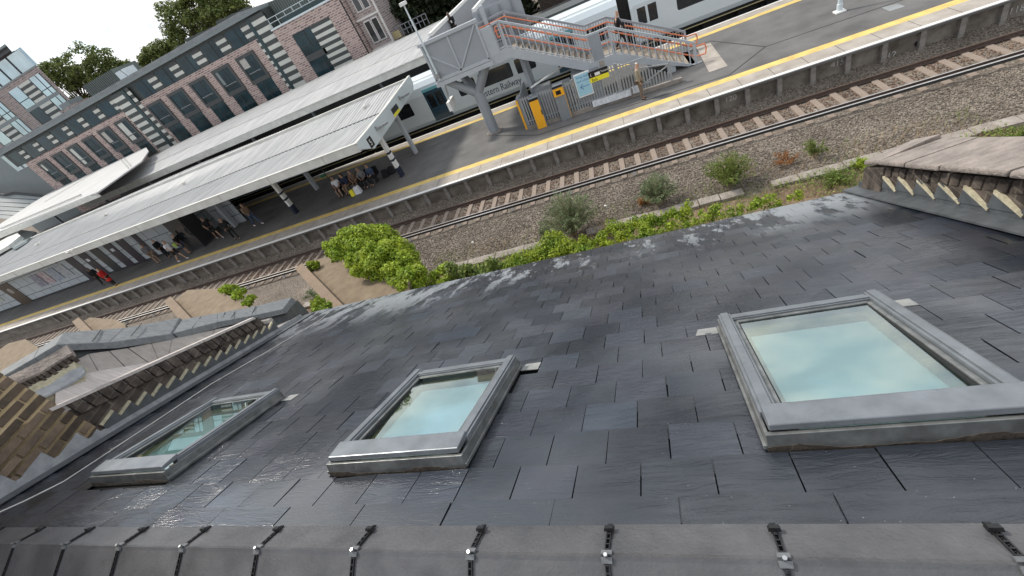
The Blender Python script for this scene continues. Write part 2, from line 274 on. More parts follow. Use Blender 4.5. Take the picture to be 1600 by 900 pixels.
# ------------------------------------------------------------------ mesh helpers
class MB:
    def __init__(s): s.v = []; s.f = []
    def add(s, vs, fs):
        b = len(s.v); s.v += [tuple(x) for x in vs]; s.f += [tuple(i + b for i in f) for f in fs]; return s
    def hexa(s, p):           # p: 8 points, bottom 0-3, top 4-7
        return s.add(p, [(3, 2, 1, 0), (4, 5, 6, 7), (0, 1, 5, 4), (1, 2, 6, 5), (2, 3, 7, 6), (3, 0, 4, 7)])
    def box(s, x0, y0, z0, x1, y1, z1):
        return s.hexa([(x0, y0, z0), (x1, y0, z0), (x1, y1, z0), (x0, y1, z0), (x0, y0, z1), (x1, y0, z1), (x1, y1, z1), (x0, y1, z1)])
    def rbox(s, u0, v0, h0, u1, v1, h1):   # in the roof frame
        return s.hexa([RF(u0, v0, h0), RF(u0, v1, h0), RF(u1, v1, h0), RF(u1, v0, h0), RF(u0, v0, h1), RF(u0, v1, h1), RF(u1, v1, h1), RF(u1, v0, h1)])
    def prism(s, pts, vec):
        n = len(pts); vec = V(vec); a = [V(p) for p in pts]; b = [p + vec for p in a]
        nrm = (a[1] - a[0]).cross(a[2] - a[1])
        fs = [tuple(range(n)), tuple(range(2 * n - 1, n - 1, -1))] + [(i, i + n, (i + 1) % n + n, (i + 1) % n) for i in range(n)]
        return s.add(a + b, fs)
    def bar(s, a, b, w, h=None, up=(0, 0, 1)):
        a, b = V(a), V(b); h = h or w; d = (b - a).normalized(); up = V(up)
        if abs(d.dot(up)) > .98: up = V((1, 0, 0))
        x = d.cross(up).normalized() * (w / 2); y = x.cross(d).normalized() * (h / 2)
        return s.hexa([a - x - y, a + x - y, b + x - y, b - x - y, a - x + y, a + x + y, b + x + y, b - x + y])
    def tube(s, pts, r, n=8, cap=True):
        pts = [V(p) for p in pts]; rs = r if isinstance(r, (list, tuple)) else [r] * len(pts); base = len(s.v); up = V((0, 0, 1))
        for i, p in enumerate(pts):
            d = (pts[min(i + 1, len(pts) - 1)] - pts[max(i - 1, 0)]).normalized()
            x = d.cross(up if abs(d.dot(up)) < .95 else V((1, 0, 0))).normalized(); y = d.cross(x)
            for k in range(n):
                a = 2 * math.pi * k / n; s.v.append(tuple(p + (x * math.cos(a) + y * math.sin(a)) * rs[i]))
        for i in range(len(pts) - 1):
            for k in range(n):
                a = base + i * n + k; b = base + i * n + (k + 1) % n; s.f.append((a, b, b + n, a + n))
        if cap: s.f.append(tuple(base + k for k in range(n))[::-1]); s.f.append(tuple(base + (len(pts) - 1) * n + k for k in range(n)))
        return s
    def quad(s, a, b, c, d): return s.add([a, b, c, d], [(0, 1, 2, 3)])
    def build(s, name, m, parent=None, label=None, cat=None, group=None, kind=None, smooth=False, fix=True, bevel=0):
        me = bpy.data.meshes.new(name); me.from_pydata(s.v, [], s.f)
        if fix:
            bm = bmesh.new(); bm.from_mesh(me); bmesh.ops.recalc_face_normals(bm, faces=bm.faces); bm.to_mesh(me); bm.free()
        me.materials.append(m if not isinstance(m, str) else M[m])
        if smooth: me.polygons.foreach_set('use_smooth', [True] * len(me.polygons))
        o = bpy.data.objects.new(name, me); COL.objects.link(o)
        if bevel:
            md = o.modifiers.new('bevel', 'BEVEL'); md.width = bevel; md.segments = 2; md.limit_method = 'ANGLE'
        if parent: o.parent = parent
        tag(o, label, cat, group, kind); return o
def tag(o, label=None, cat=None, group=None, kind=None):
    for k, v in (('label', label), ('category', cat), ('group', group), ('kind', kind)):
        if v: o[k] = v
def empty(name, loc, label, cat, group=None, rz=0):
    o = bpy.data.objects.new(name, None); COL.objects.link(o); o.location = loc; o.rotation_euler = (0, 0, rz); o.empty_display_size = .2
    tag(o, label, cat, group); return o
def copy_tree(o, parent=None):
    c = o.copy(); COL.objects.link(c); c.parent = parent
    for ch in o.children: copy_tree(ch, c)
    return c
def text(name, s, size, m, mw, parent=None, ext=.004, align='LEFT', sx=1.0):
    cu = bpy.data.curves.new('t', 'FONT'); cu.body = s; cu.size = size; cu.extrude = ext; cu.align_x = align
    ob = bpy.data.objects.new('t', cu); COL.objects.link(ob); bpy.context.view_layer.update()
    me = bpy.data.meshes.new_from_object(ob.evaluated_get(bpy.context.evaluated_depsgraph_get()))
    bpy.data.objects.remove(ob); me.transform(mw @ Matrix.Diagonal((sx, 1, 1, 1))); me.materials.clear(); me.materials.append(M[m])
    o = bpy.data.objects.new(name, me); COL.objects.link(o)
    if parent: o.parent = parent
    return o
def frame_mat(o, x, y):       # matrix whose local x,y axes are the given directions
    x = V(x).normalized(); y = V(y).normalized(); z = x.cross(y).normalized()
    m = Matrix((x, y, z)).transposed().to_4x4(); m.translation = V(o); return m

# ================================================================== SETTING
GZ = -9.4; PZ = -8.3; RZ = -9.2
MB().box(-900, -300, GZ - .5, 700, 900, GZ).build('ground', 'ballast', kind='structure', label='grey brown railway ballast and ground reaching the horizon')
mb = MB()   # earth strip between houses and track, gently uneven
nx, ny = 150, 12
for j in range(ny + 1):
    for i in range(nx + 1):
        x = -30 + i * .4; y = 4.2 + j * (9.4 / ny)
        z = GZ + .006 + (.10 * math.sin(x * .9 + y) + .08 * random.random() + .08) * min(1, (ny - j) / 3)
        mb.v.append((x, y, z))
for j in range(ny):
    for i in range(nx):
        a = j * (nx + 1) + i; mb.f.append((a, a + 1, a + nx + 2, a + nx + 1))
mb.build('soil_bank', 'soil', kind='structure', label='bare brown soil bank between the slate roof and the track', smooth=True)
# concrete cable trough edging
troughs = empty('cable_trough', (0, 13.8, GZ), 'broken line of pale concrete trough lids along the ballast edge', 'cable trough')
x = -16.
while x < 16:
    l = random.uniform(.5, 1.3)
    if random.random() < .22: x += l; continue
    lid = MB().box(x, 13.62 + random.uniform(-.03, .03), GZ, x + l - .03, 14.02 + random.uniform(-.03, .03), GZ + .10 + random.uniform(0, .03)).build('trough_lid', 'concrete', None, bevel=.01); lid.parent = troughs; lid.matrix_parent_inverse = Matrix.Translation(-troughs.location); x += l

# ------------------------------------------------------------------ track
def rail(y, z, name, label, top):
    o = empty(name, (-30, y, z), label, 'rail', 'rails of the near track')
    prof = [(-.07, 0), (.07, 0), (.07, .012), (.012, .03), (.012, .115), (.034, .125), (.034, .155), (-.034, .155), (-.034, .125), (-.012, .115), (-.012, .03), (-.07, .012)]
    MB().prism([(-80, y0, z0 - .155) for y0, z0 in prof], (126, 0, 0)).build('rail_web', 'rust', o)
    MB().box(-80, -.03, .001, 46, .03, .004).build('running_surface', top, o)
    return o
rail(17.58, RZ, 'running_rail', 'running rail nearer the slate roof, with a bright worn top', 'worn')
rail(19.03, RZ, 'running_rail', 'brown rusty running rail on the platform side of the track', 'rust')
cr_ = empty('conductor_rail', (-30, 17.13, -9.1), 'black electrified third rail on insulators beside the track', 'rail', 'rails of the near track')
MB().prism([(-80, -.045, -.1), (-80, .045, -.1), (-80, .03, -.03), (-80, .045, -.02), (-80, .045, .0), (-80, -.045, .0), (-80, -.045, -.02), (-80, -.03, -.03)], (126, 0, 0)).build('rail_web', 'darkrail', cr_)
MB().box(-80, -.038, .001, 46, .038, .004).build('contact_surface', 'worn', cr_)
ins = MB().box(-.06, -.06, -.26, .06, .06, -.1).build('insulator', 'stonew', cr_)
ins.location.x = -28.
for k in range(1, 22):
    c = ins.copy(); COL.objects.link(c); c.parent = cr_; c.location.x = -28 + k * 2.76
sl = MB().hexa([(-.13, -1.25, -.2), (.13, -1.25, -.2), (.13, 1.25, -.2), (-.13, 1.25, -.2), (-.11, -1.24, 0), (.11, -1.24, 0), (.11, 1.24, 0), (-.11, 1.24, 0)]).build('sleeper', 'sleeper', label='pale brown sleeper of the near track', cat='sleeper', group='sleepers under the near track', bevel=.012)
sl['label'] = 'pale brown sleeper crossing under the two rails of the near track'
sx0 = 2.99
n_sl = 0
for k in range(-95, 24):
    X = sx0 + k * (.69 if k > -30 else .69)
    o = sl if n_sl == 0 else sl.copy()
    if n_sl: COL.objects.link(o)
    n_sl += 1; o.location = (X, 18.36, -9.355 + random.uniform(-.006, .006)); o.rotation_euler = (0, 0, random.uniform(-.012, .012))
MB().hexa([(-90, 19.25, GZ - .1), (50, 19.25, GZ - .1), (50, 20.02, GZ - .1), (-90, 20.02, GZ - .1), (-90, 19.25, GZ + .03), (50, 19.25, GZ + .03), (50, 20.02, GZ + .30), (-90, 20.02, GZ + .30)]).build('ballast_berm', 'ballast', kind='structure', label='ballast banked against the platform wall')
# loose stones on the ballast (one countless mass)
def stones(name, m, zones, label):
    mb = MB(); rnd = random.Random(3)
    for (x0, y0, x1, y1, z, n, s0, s1, fn) in zones:
        for _ in range(n):
            x = rnd.uniform(x0, x1); y = rnd.uniform(y0, y1); s = rnd.uniform(s0, s1)
            zz = z + (fn(x, y) if fn else 0)
            rot = Euler((rnd.uniform(0, 6), rnd.uniform(0, 6), rnd.uniform(0, 6))).to_matrix()
            p = [V((x, y, zz)) + rot @ V((a * s * rnd.uniform(.5, 1), b * s * rnd.uniform(.5, 1), c * s * rnd.uniform(.4, .8))) for a, b, c in ((-1, -1, -1), (1, -1, -1), (1, 1, -1), (-1, 1, -1), (-1, -1, 1), (1, -1, 1), (1, 1, 1), (-1, 1, 1))]
            mb.hexa(p)
    return mb.build(name, m, kind='stuff', label=label, fix=False)
stones('ballast_stones', 'stone', [(-15, 13.9, 14, 16.95, GZ + .01, 20000, .015, .034, None), (-30, 19.3, 14, 19.98, GZ + .05, 5000, .016, .034, lambda x, y: .36 * (y - 19.3))], 'loose grey buff ballast stones beside the near track')
stones('rusty_stones', 'stonebr', [(-24, 17.66, 14, 18.95, GZ + .0, 6500, .018, .04, None), (-24, 19.08, 14, 19.45, GZ + .05, 2500, .018, .036, None)], 'rust brown ballast stones between the rails')

# ------------------------------------------------------------------ platform
PX0, PX1 = -95, 60
pl = MB().box(PX0, 20.0, GZ, PX1, 29.1, PZ - .12).build('platform', 'platwall', kind='structure', label='island platform')
MB().box(PX0, 19.74, PZ - .12, PX1, 29.35, PZ).build('platform_surface', 'asphalt', kind='structure', label='grey asphalt island platform surface')
MB().box(PX0, 19.738, PZ - .03, PX1, 19.90, PZ + .004).build('white_edge_line', 'white', kind='structure', label='white painted line on platform edge')
MB().box(PX0, 19.90, PZ, PX1, 20.84, PZ + .004).build('edge_slabs', 'tactile', kind='structure', label='pinkish edge slabs of the platform')
MB().box(PX0, 20.84, PZ, PX1, 21.30, PZ + .005).build('yellow_line', 'yellow', kind='structure', label='broad yellow line along the near platform edge')
MB().box(PX0, 28.42, PZ, PX1, 29.2, PZ + .004).build('far_edge_slabs', 'tactile', kind='structure', label='edge slabs beside the train')
MB().box(PX0, 28.0, PZ, PX1, 28.42, PZ + .005).build('far_yellow_line', 'yellow', kind='structure', label='yellow line beside the train')
MB().box(PX0, 29.2, PZ - .02, PX1, 29.36, PZ + .006).build('far_white_line', 'white', kind='structure', label='white line beside the train')
mb = MB()
for k in range(-60, 40): mb.box(k * 1.22, 19.905, PZ + .004, k * 1.22 + .018, 20.835, PZ + .0055)
mb.build('slab_joints', 'asphdk', kind='structure', label='joints between platform edge slabs')
def seam(pts, w=.07):
    mb = MB()
    for i in range(len(pts) - 1):
        mb.bar(V((*pts[i], PZ + .001)), V((*pts[i + 1], PZ + .001)), w, .008)
    mb.build('asphalt_seam', 'asphdk', kind='structure', label='dark seam in the platform asphalt')
def P2(x, y): p = atz(x, y, PZ); return (p.x, p.y)
seam([P2(775, 212), P2(840, 211), P2(1000, 160), P2(1140, 117), P2(1196, 73), P2(1410, 0)])
seam([P2(1196, 73), P2(1110, 64), P2(1085, 72)])
seam([P2(380, 345), P2(560, 280), P2(690, 222)], .03)
q = [atz(x, y, PZ + .004) for x, y in ((1088, 74), (1110, 67), (1137, 103), (1108, 113))]
MB().prism(q, (0, 0, .004)).build('tactile_patch', 'tactile', kind='structure', label='beige tactile paving at the foot of the stairs')
q = [atz(x, y, PZ + .004) for x, y in ((1377, 12), (1402, 6), (1415, 10), (1390, 18))]
MB().prism(q, (0, 0, .005)).build('access_cover', 'flatroof', label='pale grey rectangular access cover set in the platform', cat='access cover')
post = MB().box(-.09, -.16, -.98, .09, .02, 0).build('wall_post', 'platpost', pl)
k = 0
for i in range(-40, 13):
    o = post if k == 0 else post.copy()
    if k: COL.objects.link(o); o.parent = pl
    k += 1; o.location = (3.85 + i * 1.2, 19.98, PZ - .12)
for (px, py, s) in ((1140, 153, '120'), (1307, 98, '415'), (1395, 84, '12'), (1578, 17, '1118')):
    p = aty(px, py, 19.99); text('painted_number', s, .32, 'chalk', frame_mat(p - V((.2, .004, .14)), (1, 0, 0.02), (0, 0, 1)), pl, .002)
pm = aty(1433, 68, 19.99)
MB().tube([pm + V((0, .05, 0)), pm + V((0, -.03, 0))], .09, 12).build('drain_hole', 'black', pl)

# far platform (2) and its tracks
MB().box(-110, 37.2, GZ, 8, 58.5, PZ).build('far_platform', 'asphalt', kind='structure', label='far platform under the second canopy')
for yy in (31.05, 32.5, 34.6, 36.05):
    MB().box(-80, yy - .035, RZ - .15, 46, yy + .035, RZ).build('running_rail', 'rust', label={31.05: 'rusty rail nearest the platform under the white train', 32.5: 'second rail hidden under the far side of the white train', 34.6: 'rail on the near side of the second, empty line behind the train', 36.05: 'rail against the far platform edge'}[yy], cat='rail', group='rails beyond the platform')

# ================================================================== OUR HOUSE ROOF
V0, VE = 1.10, 5.58
UR = 1.95
def UL(v): return -4.45 - .22 * v
house = empty('terraced_house', RF(-1.5, 3, -.4), 'house with wet dark slate roof, three skylights and a concrete ridge in the foreground', 'house')
HL = house.location.copy()
def hp(o):  # parent keeping place
    o.parent = house; o.matrix_parent_inverse = Matrix.Translation(-HL); return o
mb = MB()
mb.hexa([RF(UL(.9) - .1, 1.0, -.12), RF(UL(VE) - .1, VE - .03, -.12), RF(UR + .15, VE - .03, -.12), RF(UR + .15, 1.0, -.12),
         RF(UL(.9) - .1, 1.0, -.012), RF(UL(VE) - .1, VE - .03, -.012), RF(UR + .15, VE - .03, -.012), RF(UR + .15, 1.0, -.012)])
hp(mb.build('roof_deck', 'under', None))
SKY = [(-1.745, -.985, 1.434, 2.36), (.19, .945, 1.434, 2.50), (-3.80, -3.035, 1.465, 2.40)]
rows = [1.235, 1.418] + [1.628 + .2075 * k for k in range(20)]
rows = [v for v in rows if v < VE + .02]; rows[-1] = VE
mb = MB(); rnd = random.Random(11)
slate_w = .2415
for k, v in enumerate(rows):
    off = {0: -.115, 1: -.237, 2: -.13, 3: -.255}.get(k, (-.237 if k % 2 else -.13) + rnd.uniform(-.02, .02))
    i0 = int((UL(v) - off) / slate_w) - 1
    for i in range(i0, 40):
        a = off + i * slate_w; b = a + slate_w
        if k == 0: a = -.115 + i * slate_w * 1.75; b = a + slate_w * 1.75
        if a > UR + .05: break
        if b < UL(v) - .05: continue
        a = max(a, UL(v) - .02); b = min(b, UR + .03)
        if b - a < .05: continue
        g = rnd.uniform(.0013, .0032); top = max(v - .285, 1.01)
        # slates are cut round the skylights
        skip = False
        for (u0, u1, va, vb) in SKY:
            if v > va + .02 and v < vb + .05:
                if a >= u0 - .005 and b <= u1 + .005: skip = True
                elif a < u0 < b: b = u0 - .002 if (u0 - a) > .03 else b; skip = (u0 - a) <= .03
                elif a < u1 < b: a = u1 + .002 if (b - u1) > .03 else a; skip = (b - u1) <= .03
            elif v >= vb + .05 and top < vb + .02 and b > u0 and a < u1: top = max(top, vb - .05)
            elif v <= va + .02 and False: pass
        if skip: continue
        dv = rnd.uniform(-.004, .004); hz = rnd.uniform(0, .0035); tw = rnd.uniform(-.0025, .0025); h1 = .0135 + hz; h0 = .001
        th = .0055; sk = rnd.uniform(-.0022, .0022)
        cl_ = rnd.uniform(.006, .02) if rnd.random() < .07 else rnd.uniform(0, .0015); cr_s = rnd.uniform(.006, .02) if rnd.random() < .07 else rnd.uniform(0, .0015)
        fr = max(.0, 1 - (v + dv - top) / .285); h0 = h0 + (h1 - h0) * fr
        mb.hexa([RF(a + g, top, h0 - .001), RF(a + g + sk, v + dv - cl_, h1 - th + tw), RF(b - g + sk, v + dv - cr_s, h1 - th - tw), RF(b - g, top, h0 - .001),
                 RF(a + g, top, h0 + th - .002), RF(a + g + sk, v + dv - cl_, h1 + tw), RF(b - g + sk, v + dv - cr_s, h1 - tw), RF(b - g, top, h0 + th - .002)])
# slate coordinates are turned flat so the riven grain runs across each slate
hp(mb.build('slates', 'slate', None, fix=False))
# eaves board and fascia
hp(MB().hexa([RF(UL(VE), VE - .05, -.16), RF(UL(VE), VE + .02, -.16), RF(UR + .1, VE + .02, -.16), RF(UR + .1, VE - .05, -.16),
              RF(UL(VE), VE - .05, -.014), RF(UL(VE), VE + .018, -.004), RF(UR + .1, VE + .018, -.004), RF(UR + .1, VE - .05, -.014)]).build('eaves_board', 'blackpl', None))
# house body below the roof
c = [RF(UL(.9), .9, -.12), RF(UL(VE), VE - .2, -.14), RF(UR + .1, VE - .2, -.14), RF(UR + .1, .9, -.12)]
bot = [V((p.x, p.y, GZ)) for p in c]
hp(MB().hexa(bot + c).build('house_wall', 'stock', None))
# ridge tiles
AV = .978; AH = .040
apex0 = RF(0, AV, AH)
def ridge_tile(u0, u1, dh):
    mb = MB(); t = .016
    N2 = (RD.cross(-BS)).normalized(); N2 = N2 if N2.z > 0 else -N2
    A = lambda u: RF(u, AV, AH + dh)
    prof = []
    for u in (u0, u1):
        a = A(u); e1 = a + SD * .128 - NR * .014; e2 = a + BS * .27
        nm = V((0, 0, 1)) * t
        prof.append([e1 - NR * t, e1, a + SD * .012 - NR * .0008, a + V((0, 0, .0035)), a + BS * .012, e2, e2 - N2 * t, a - V((0, 0, t * 1.1))])
    n = 8; mb.add(prof[0] + prof[1], [tuple(range(n)), tuple(range(2 * n - 1, n - 1, -1))] + [(i, i + n, (i + 1) % n + n, (i + 1) % n) for i in range(n)])
    return mb
us = [-4.42 + .4455 * k for k in range(0, 16)]
us = [-4.42, -3.98, -3.535, -3.06, -2.612, -2.165, -1.715, -1.235, -.765, -.325, .125, .585, 1.03, 1.48, 1.93]
N2 = (RD.cross(-BS)).normalized(); N2 = N2 if N2.z > 0 else -N2
for i in range(len(us) - 1):
    o = ridge_tile(us[i] + .006, us[i + 1] - .006, random.uniform(-.002, .002)).build('ridge_tile', 'ridge', None); hp(o)
    u = us[i + 1]
    A = RF(u, AV, AH)
    mb = MB()
    # ladder-like union strap over the joint
    for s in (-1, 1):
        mb.bar(A + RD * .006 * s + SD * .012 + NR * .004, A + RD * .006 * s + SD * .125 - NR * .008, .003, .006, NR)
        mb.bar(A + RD * .006 * s + BS * .012 + N2 * .004, A + RD * .006 * s + BS * .25 + N2 * .004, .003, .006, N2)
    for k in range(6): mb.bar(A + SD * (.02 + .02 * k) + NR * (.004 - .002 * k) - RD * .006, A + SD * (.02 + .02 * k) + NR * (.004 - .002 * k) + RD * .006, .004, .006, NR); mb.bar(A + BS * (.02 + .02 * k) + N2 * .004 - RD * .006, A + BS * (.02 + .02 * k) + N2 * .004 + RD * .006, .004, .006, N2)
    p = A + SD * .1; mb.hexa([p + RD * a + SD * b + NR * c_ for a, b, c_ in ((-.016, -.012, 0), (.016, -.012, 0), (.016, .006, 0), (-.016, .006, 0), (-.013, -.010, .011), (.013, -.010, .011), (.012, .005, .009), (-.012, .005, .009))])
    hp(mb.build('union_strap', 'blackpl', None))
    mb = MB()
    for sgn, D1, Nn in ((1, SD, NR), (-1, BS, N2)):
        mb.hexa([A + RD * a + D1 * b + Nn * c_ for a, b, c_ in ((-.016, 0, .002), (.016, 0, .002), (.016, .017, .002), (-.016, .017, .002), (-.016, 0, .010), (.016, 0, .010), (.015, .016, .008), (-.015, .016, .008))])
    mb.tube([A + V((0, 0, .008)), A + V((0, 0, .019))], .0062, 10)
    kc = hp(mb.build('ridge_clamp', 'clampgrey', None)); hp(MB().tube([A + V((0, 0, .019)), A + V((0, 0, .0205))], .0056, 10).build('screw_head', 'steel', None))
# dark gap filler under ridge joints
hp(MB().hexa([RF(-4.6, AV + .10, .0), RF(UR, AV + .10, .0), RF(UR, AV, .018), RF(-4.6, AV, .018), RF(-4.6, AV + .10, .012), RF(UR, AV + .10, .012), RF(UR, AV + .01, .024), RF(-4.6, AV + .01, .024)]).build('ridge_roll', 'blackpl', None))
mb = MB(); a0 = RF(-4.6, AV, .02); a1 = RF(UR, AV, .02)
mb.hexa([a0 + BS * .01 - N2 * .05, a1 + BS * .01 - N2 * .05, a1 + BS * 3.5 - N2 * .05, a0 + BS * 3.5 - N2 * .05, a0 + BS * .01, a1 + BS * .01, a1 + BS * 3.5, a0 + BS * 3.5])
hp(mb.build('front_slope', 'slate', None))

# skylights
def skylight(u0, u1, va, vb, lab, tabs, tilt=(-.03, .006)):
    k = MB(); fh = .075; w = u1 - u0
    # flashing kerb: four walls with flare at the foot
    g = .014
    k.hexa([RF(u0, va, 0.0), RF(u0, va + .02, 0), RF(u1, va + .02, 0), RF(u1, va, 0), RF(u0, va - .0, fh), RF(u0, va + .02, fh), RF(u1, va + .02, fh), RF(u1, va - .0, fh)])
    k.rbox(u0, va + .02, 0, u0 + .012, vb, fh); k.rbox(u1 - .012, va + .02, 0, u1, vb, fh); k.rbox(u0, vb - .012, 0, u1, vb, fh * .8)
    # side steps
    k.rbox(u0 - .012, va + .0, .018, u0, vb, .034); k.rbox(u1, va + .0, .018, u1 + .012, vb, .034)
    kb = k.build('skylight', 'velflash', None, bevel=.002); hp(kb); kb['label'] = lab
    gr = MB()      # settled dirt on the lower flashing
    n = 40; r2 = random.Random(int(u0 * 100))
    hh = [.010 + .017 * max(0, math.sin(i * .23 + u0 * 3)) + r2.uniform(-.003, .004) for i in range(n + 1)]
    for i in range(n):
        xa = u0 + w * i / n; xb = u0 + w * (i + 1) / n
        gr.hexa([RF(xa, va - .0022, .002), RF(xa, va, .002), RF(xb, va, .002), RF(xb, va - .0022, .002), RF(xa, va - .0018, hh[i] + .004), RF(xa, va, hh[i] + .004), RF(xb, va, hh[i + 1] + .004), RF(xb, va - .0018, hh[i + 1] + .004)])
    gd = gr.build('grime', 'grime', kb)
    cw = .062
    cov = MB()      # side and top covers
    for s in (0, 1):
        a, b = (u0 + .006, u0 + .006 + cw) if s == 0 else (u1 - .006 - cw, u1 - .006)
        cov.rbox(a, va + .10, fh - .03, b, vb - .004, fh + .026)
        cov.rbox(a + (.012 if s == 0 else .012), va + .10, fh + .026, b - .012, vb - .004, fh + .034)
    cov.rbox(u0 + cw + .002, vb - .075, fh - .02, u1 - cw - .002, vb - .004, fh + .018)
    cov.rbox(u0 + cw + .002, vb - .070, fh + .018, u1 - cw - .002, vb - .04, fh + .026)
    cov.build('side_cover', 'velux', kb, bevel=.003)
    hood = MB(); hood.hexa([RF(u0 + .014, va + .012, fh + .006), RF(u0 + .012, va + .118, fh + .016), RF(u1 - .012, va + .118, fh + .016), RF(u1 - .014, va + .012, fh + .006),
                            RF(u0 + .016, va + .014, fh + .030), RF(u0 + .016, va + .118, fh + .046), RF(u1 - .016, va + .118, fh + .046), RF(u1 - .016, va + .014, fh + .030)])
    hood.build('hood', 'velux', kb, bevel=.004)
    sash = MB(); i0, i1, j0, j1 = u0 + cw + .008, u1 - cw - .008, va + .118, vb - .078
    for (a, b, c_, d) in ((i0, j0, i0 + .020, j1), (i1 - .020, j0, i1, j1), (i0, j1 - .022, i1, j1)):
        sash.rbox(a, b, -.0, c_, d, fh + .010)
    sash.build('sash_frame', 'velflash', kb, bevel=.002)
    gsk = MB()
    for (a, b, c_, d) in ((i0 + .020, j0, i0 + .026, j1 - .02), (i1 - .026, j0, i1 - .020, j1 - .02), (i0 + .02, j1 - .028, i1 - .02, j1 - .022)): gsk.rbox(a, b, fh - .02, c_, d, fh + .003)
    gsk.build('gasket', 'gasket', kb)
    MB().quad(RF(i0 + .022, j0 - .03, fh + tilt[0]), RF(i1 - .022, j0 - .03, fh + tilt[0]), RF(i1 - .022, j1 - .024, fh + tilt[1]), RF(i0 + .022, j1 - .024, fh + tilt[1])).build('glass_pane', 'skyglass', kb, fix=False)
    MB().rbox(i0 + .022, j0 - .02, .014, i1 - .022, j1 - .085, .017).build('bright_backing', 'backing', kb)  # pale sheet added close under the glass to brighten the pane
    wd = MB()
    wd.rbox(i0 + .02, j1 - .07, -.20, i1 - .02, j1 - .02, fh - .03); wd.rbox(i0 + .02, j0 - .02, -.20, i0 + .05, j1 - .02, fh - .03); wd.rbox(i1 - .05, j0 - .02, -.20, i1 - .02, j1 - .02, fh - .03)
    wd.build('timber_frame', 'pine', kb)
    sh = MB()      # plastered shaft and pale room floor under it
    sh.rbox(i0 - .03, j0 - .2, -.9, i0 + .02, j1 + .03, -.02); sh.rbox(i1 - .02, j0 - .2, -.9, i1 + .03, j1 + .03, -.02); sh.rbox(i0 + .02, j1 - .02, -.9, i1 - .02, j1 + .03, -.02); sh.rbox(i0 + .02, j0 - .2, -.9, i1 - .02, j0 - .1, -.02); sh.rbox(i0 + .02, j0 - .1, -.9, i1 - .02, j1 - .02, -.86)
    sh.build('plaster_shaft', 'interior', kb)
    for s in tabs:
        a, b = (u0 - .13, u0 - .012) if s < 0 else (u1 + .012, u1 + .13)
        MB().hexa([RF(a, vb - .05, .012), RF(a + .02, vb + .03, .012), RF(b, vb + .03, .012), RF(b, vb - .06, .012), RF(a, vb - .05, .0165), RF(a + .02, vb + .03, .0165), RF(b, vb + .03, .0165), RF(b, vb - .06, .0165)]).build('lead_tab', 'leadmid', kb)
    return kb
skylight(*SKY[0], 'middle skylight, its glass half covered by a cloud reflection', (1,))
skylight(*SKY[1], 'large right-hand skylight with a broad grimy lower flashing', (-1, 1), (-.016, .002))
skylight(*SKY[2], 'leftmost skylight beside the old brick wall', (1,), (-.042, .012))
# aerial cable running down the left of the roof
pts = [(0, 800), (40, 782), (100, 752), (170, 706), (240, 660), (330, 600), (420, 548), (500, 500), (512, 490)]
cp = []
for i, (x, y) in enumerate(pts):
    d = ray(x, y); h = .02 + (.05 if i < 3 else 0); t_ = -(D - h) / d.dot(NR); cp.append(d * t_)
MB().tube(cp, .0045, 6).build('aerial_cable', 'cable', label='thin pale cable running down the slates beside the left parapet', cat='cable')

# ------------------------------------------------------------------ left parapet and neighbour
cP, sP = math.cos(PIT), math.sin(PIT)
def LP(v, h, off=0.):       # point on the skewed left boundary plane: v along the slope, h metres above the slates (vertical), off further left
    p = RF(UL(v) - off, v); return p + V((0, 0, h))
lw = empty('parapet_wall', LP(3.5, 0, .2), 'low old brick parapet with stepped lead flashing left of the slates', 'parapet')
LL = lw.location.copy()
def keep(o, par): o.parent = par; o.matrix_parent_inverse = Matrix.Translation(-par.location); return o
vs = [1.30 + i * .2 for i in range(17)]
tops = lambda v: .45 - .03 * (v - 1.5) * .7
v_end = 4.62
mb = MB(); mb.hexa([LP(.6, -1.5), LP(v_end, -1.5), LP(v_end, -1.5, .28), LP(.6, -1.5, .28), LP(.6, .50), LP(v_end, .37), LP(v_end, .30, .28), LP(.6, .30, .28)])
keep(mb.build('brickwork', 'oldbrick', None), lw)
mb = MB(); mb.hexa([LP(v_end, -1.5), LP(5.3, -1.5), LP(5.35, -1.5, .28), LP(v_end, -1.5, .28), LP(v_end, .10), LP(5.28, .02), LP(5.35, .02, .28), LP(v_end, .10, .28)])
keep(mb.build('end_slab', 'slab', None, bevel=.01), lw)
rb = random.Random(5)
mb = MB()      # individual header bricks under the coping
v = 2.2
while v < 4.5:
    t0 = .475 - .035 * (v - 2.1); w_ = rb.uniform(.095, .115)
    mb.hexa([LP(v, t0 - .16, -.02 - rb.uniform(0, .012)), LP(v + w_, t0 - .16, -.02 - rb.uniform(0, .012)), LP(v + w_, t0 - .16, .1), LP(v, t0 - .16, .1), LP(v, t0 - .02, -.018), LP(v + w_, t0 - .02, -.018), LP(v + w_, t0 - .02, .1), LP(v, t0 - .02, .1)]); v += w_ + .014
keep(mb.build('brick_course', 'oldbrick', None, bevel=.008), lw)
# sloping pale render on top, slabs behind, and tall coping
mb = MB(); n = 14
for i in range(n):
    va, vb_ = 2.1 + (4.55 - 2.1) * i / n, 2.1 + (4.55 - 2.1) * (i + 1) / n
    ta = .475 - .035 * (va - 2.1); tb = .475 - .035 * (vb_ - 2.1)
    j = rb.uniform(0, .012)
    mb.hexa([LP(va, ta - .02, -.015 - j), LP(vb_, tb - .02, -.015 - j), LP(vb_, tb - .02, .06), LP(va, ta - .02, .06), LP(va, ta + .012, -.015 - j), LP(vb_, tb + .012, -.015 - j), LP(vb_, tb + .012, .06), LP(va, ta + .012, .06)])
keep(mb.build('mortar_cap', 'render', None), lw)
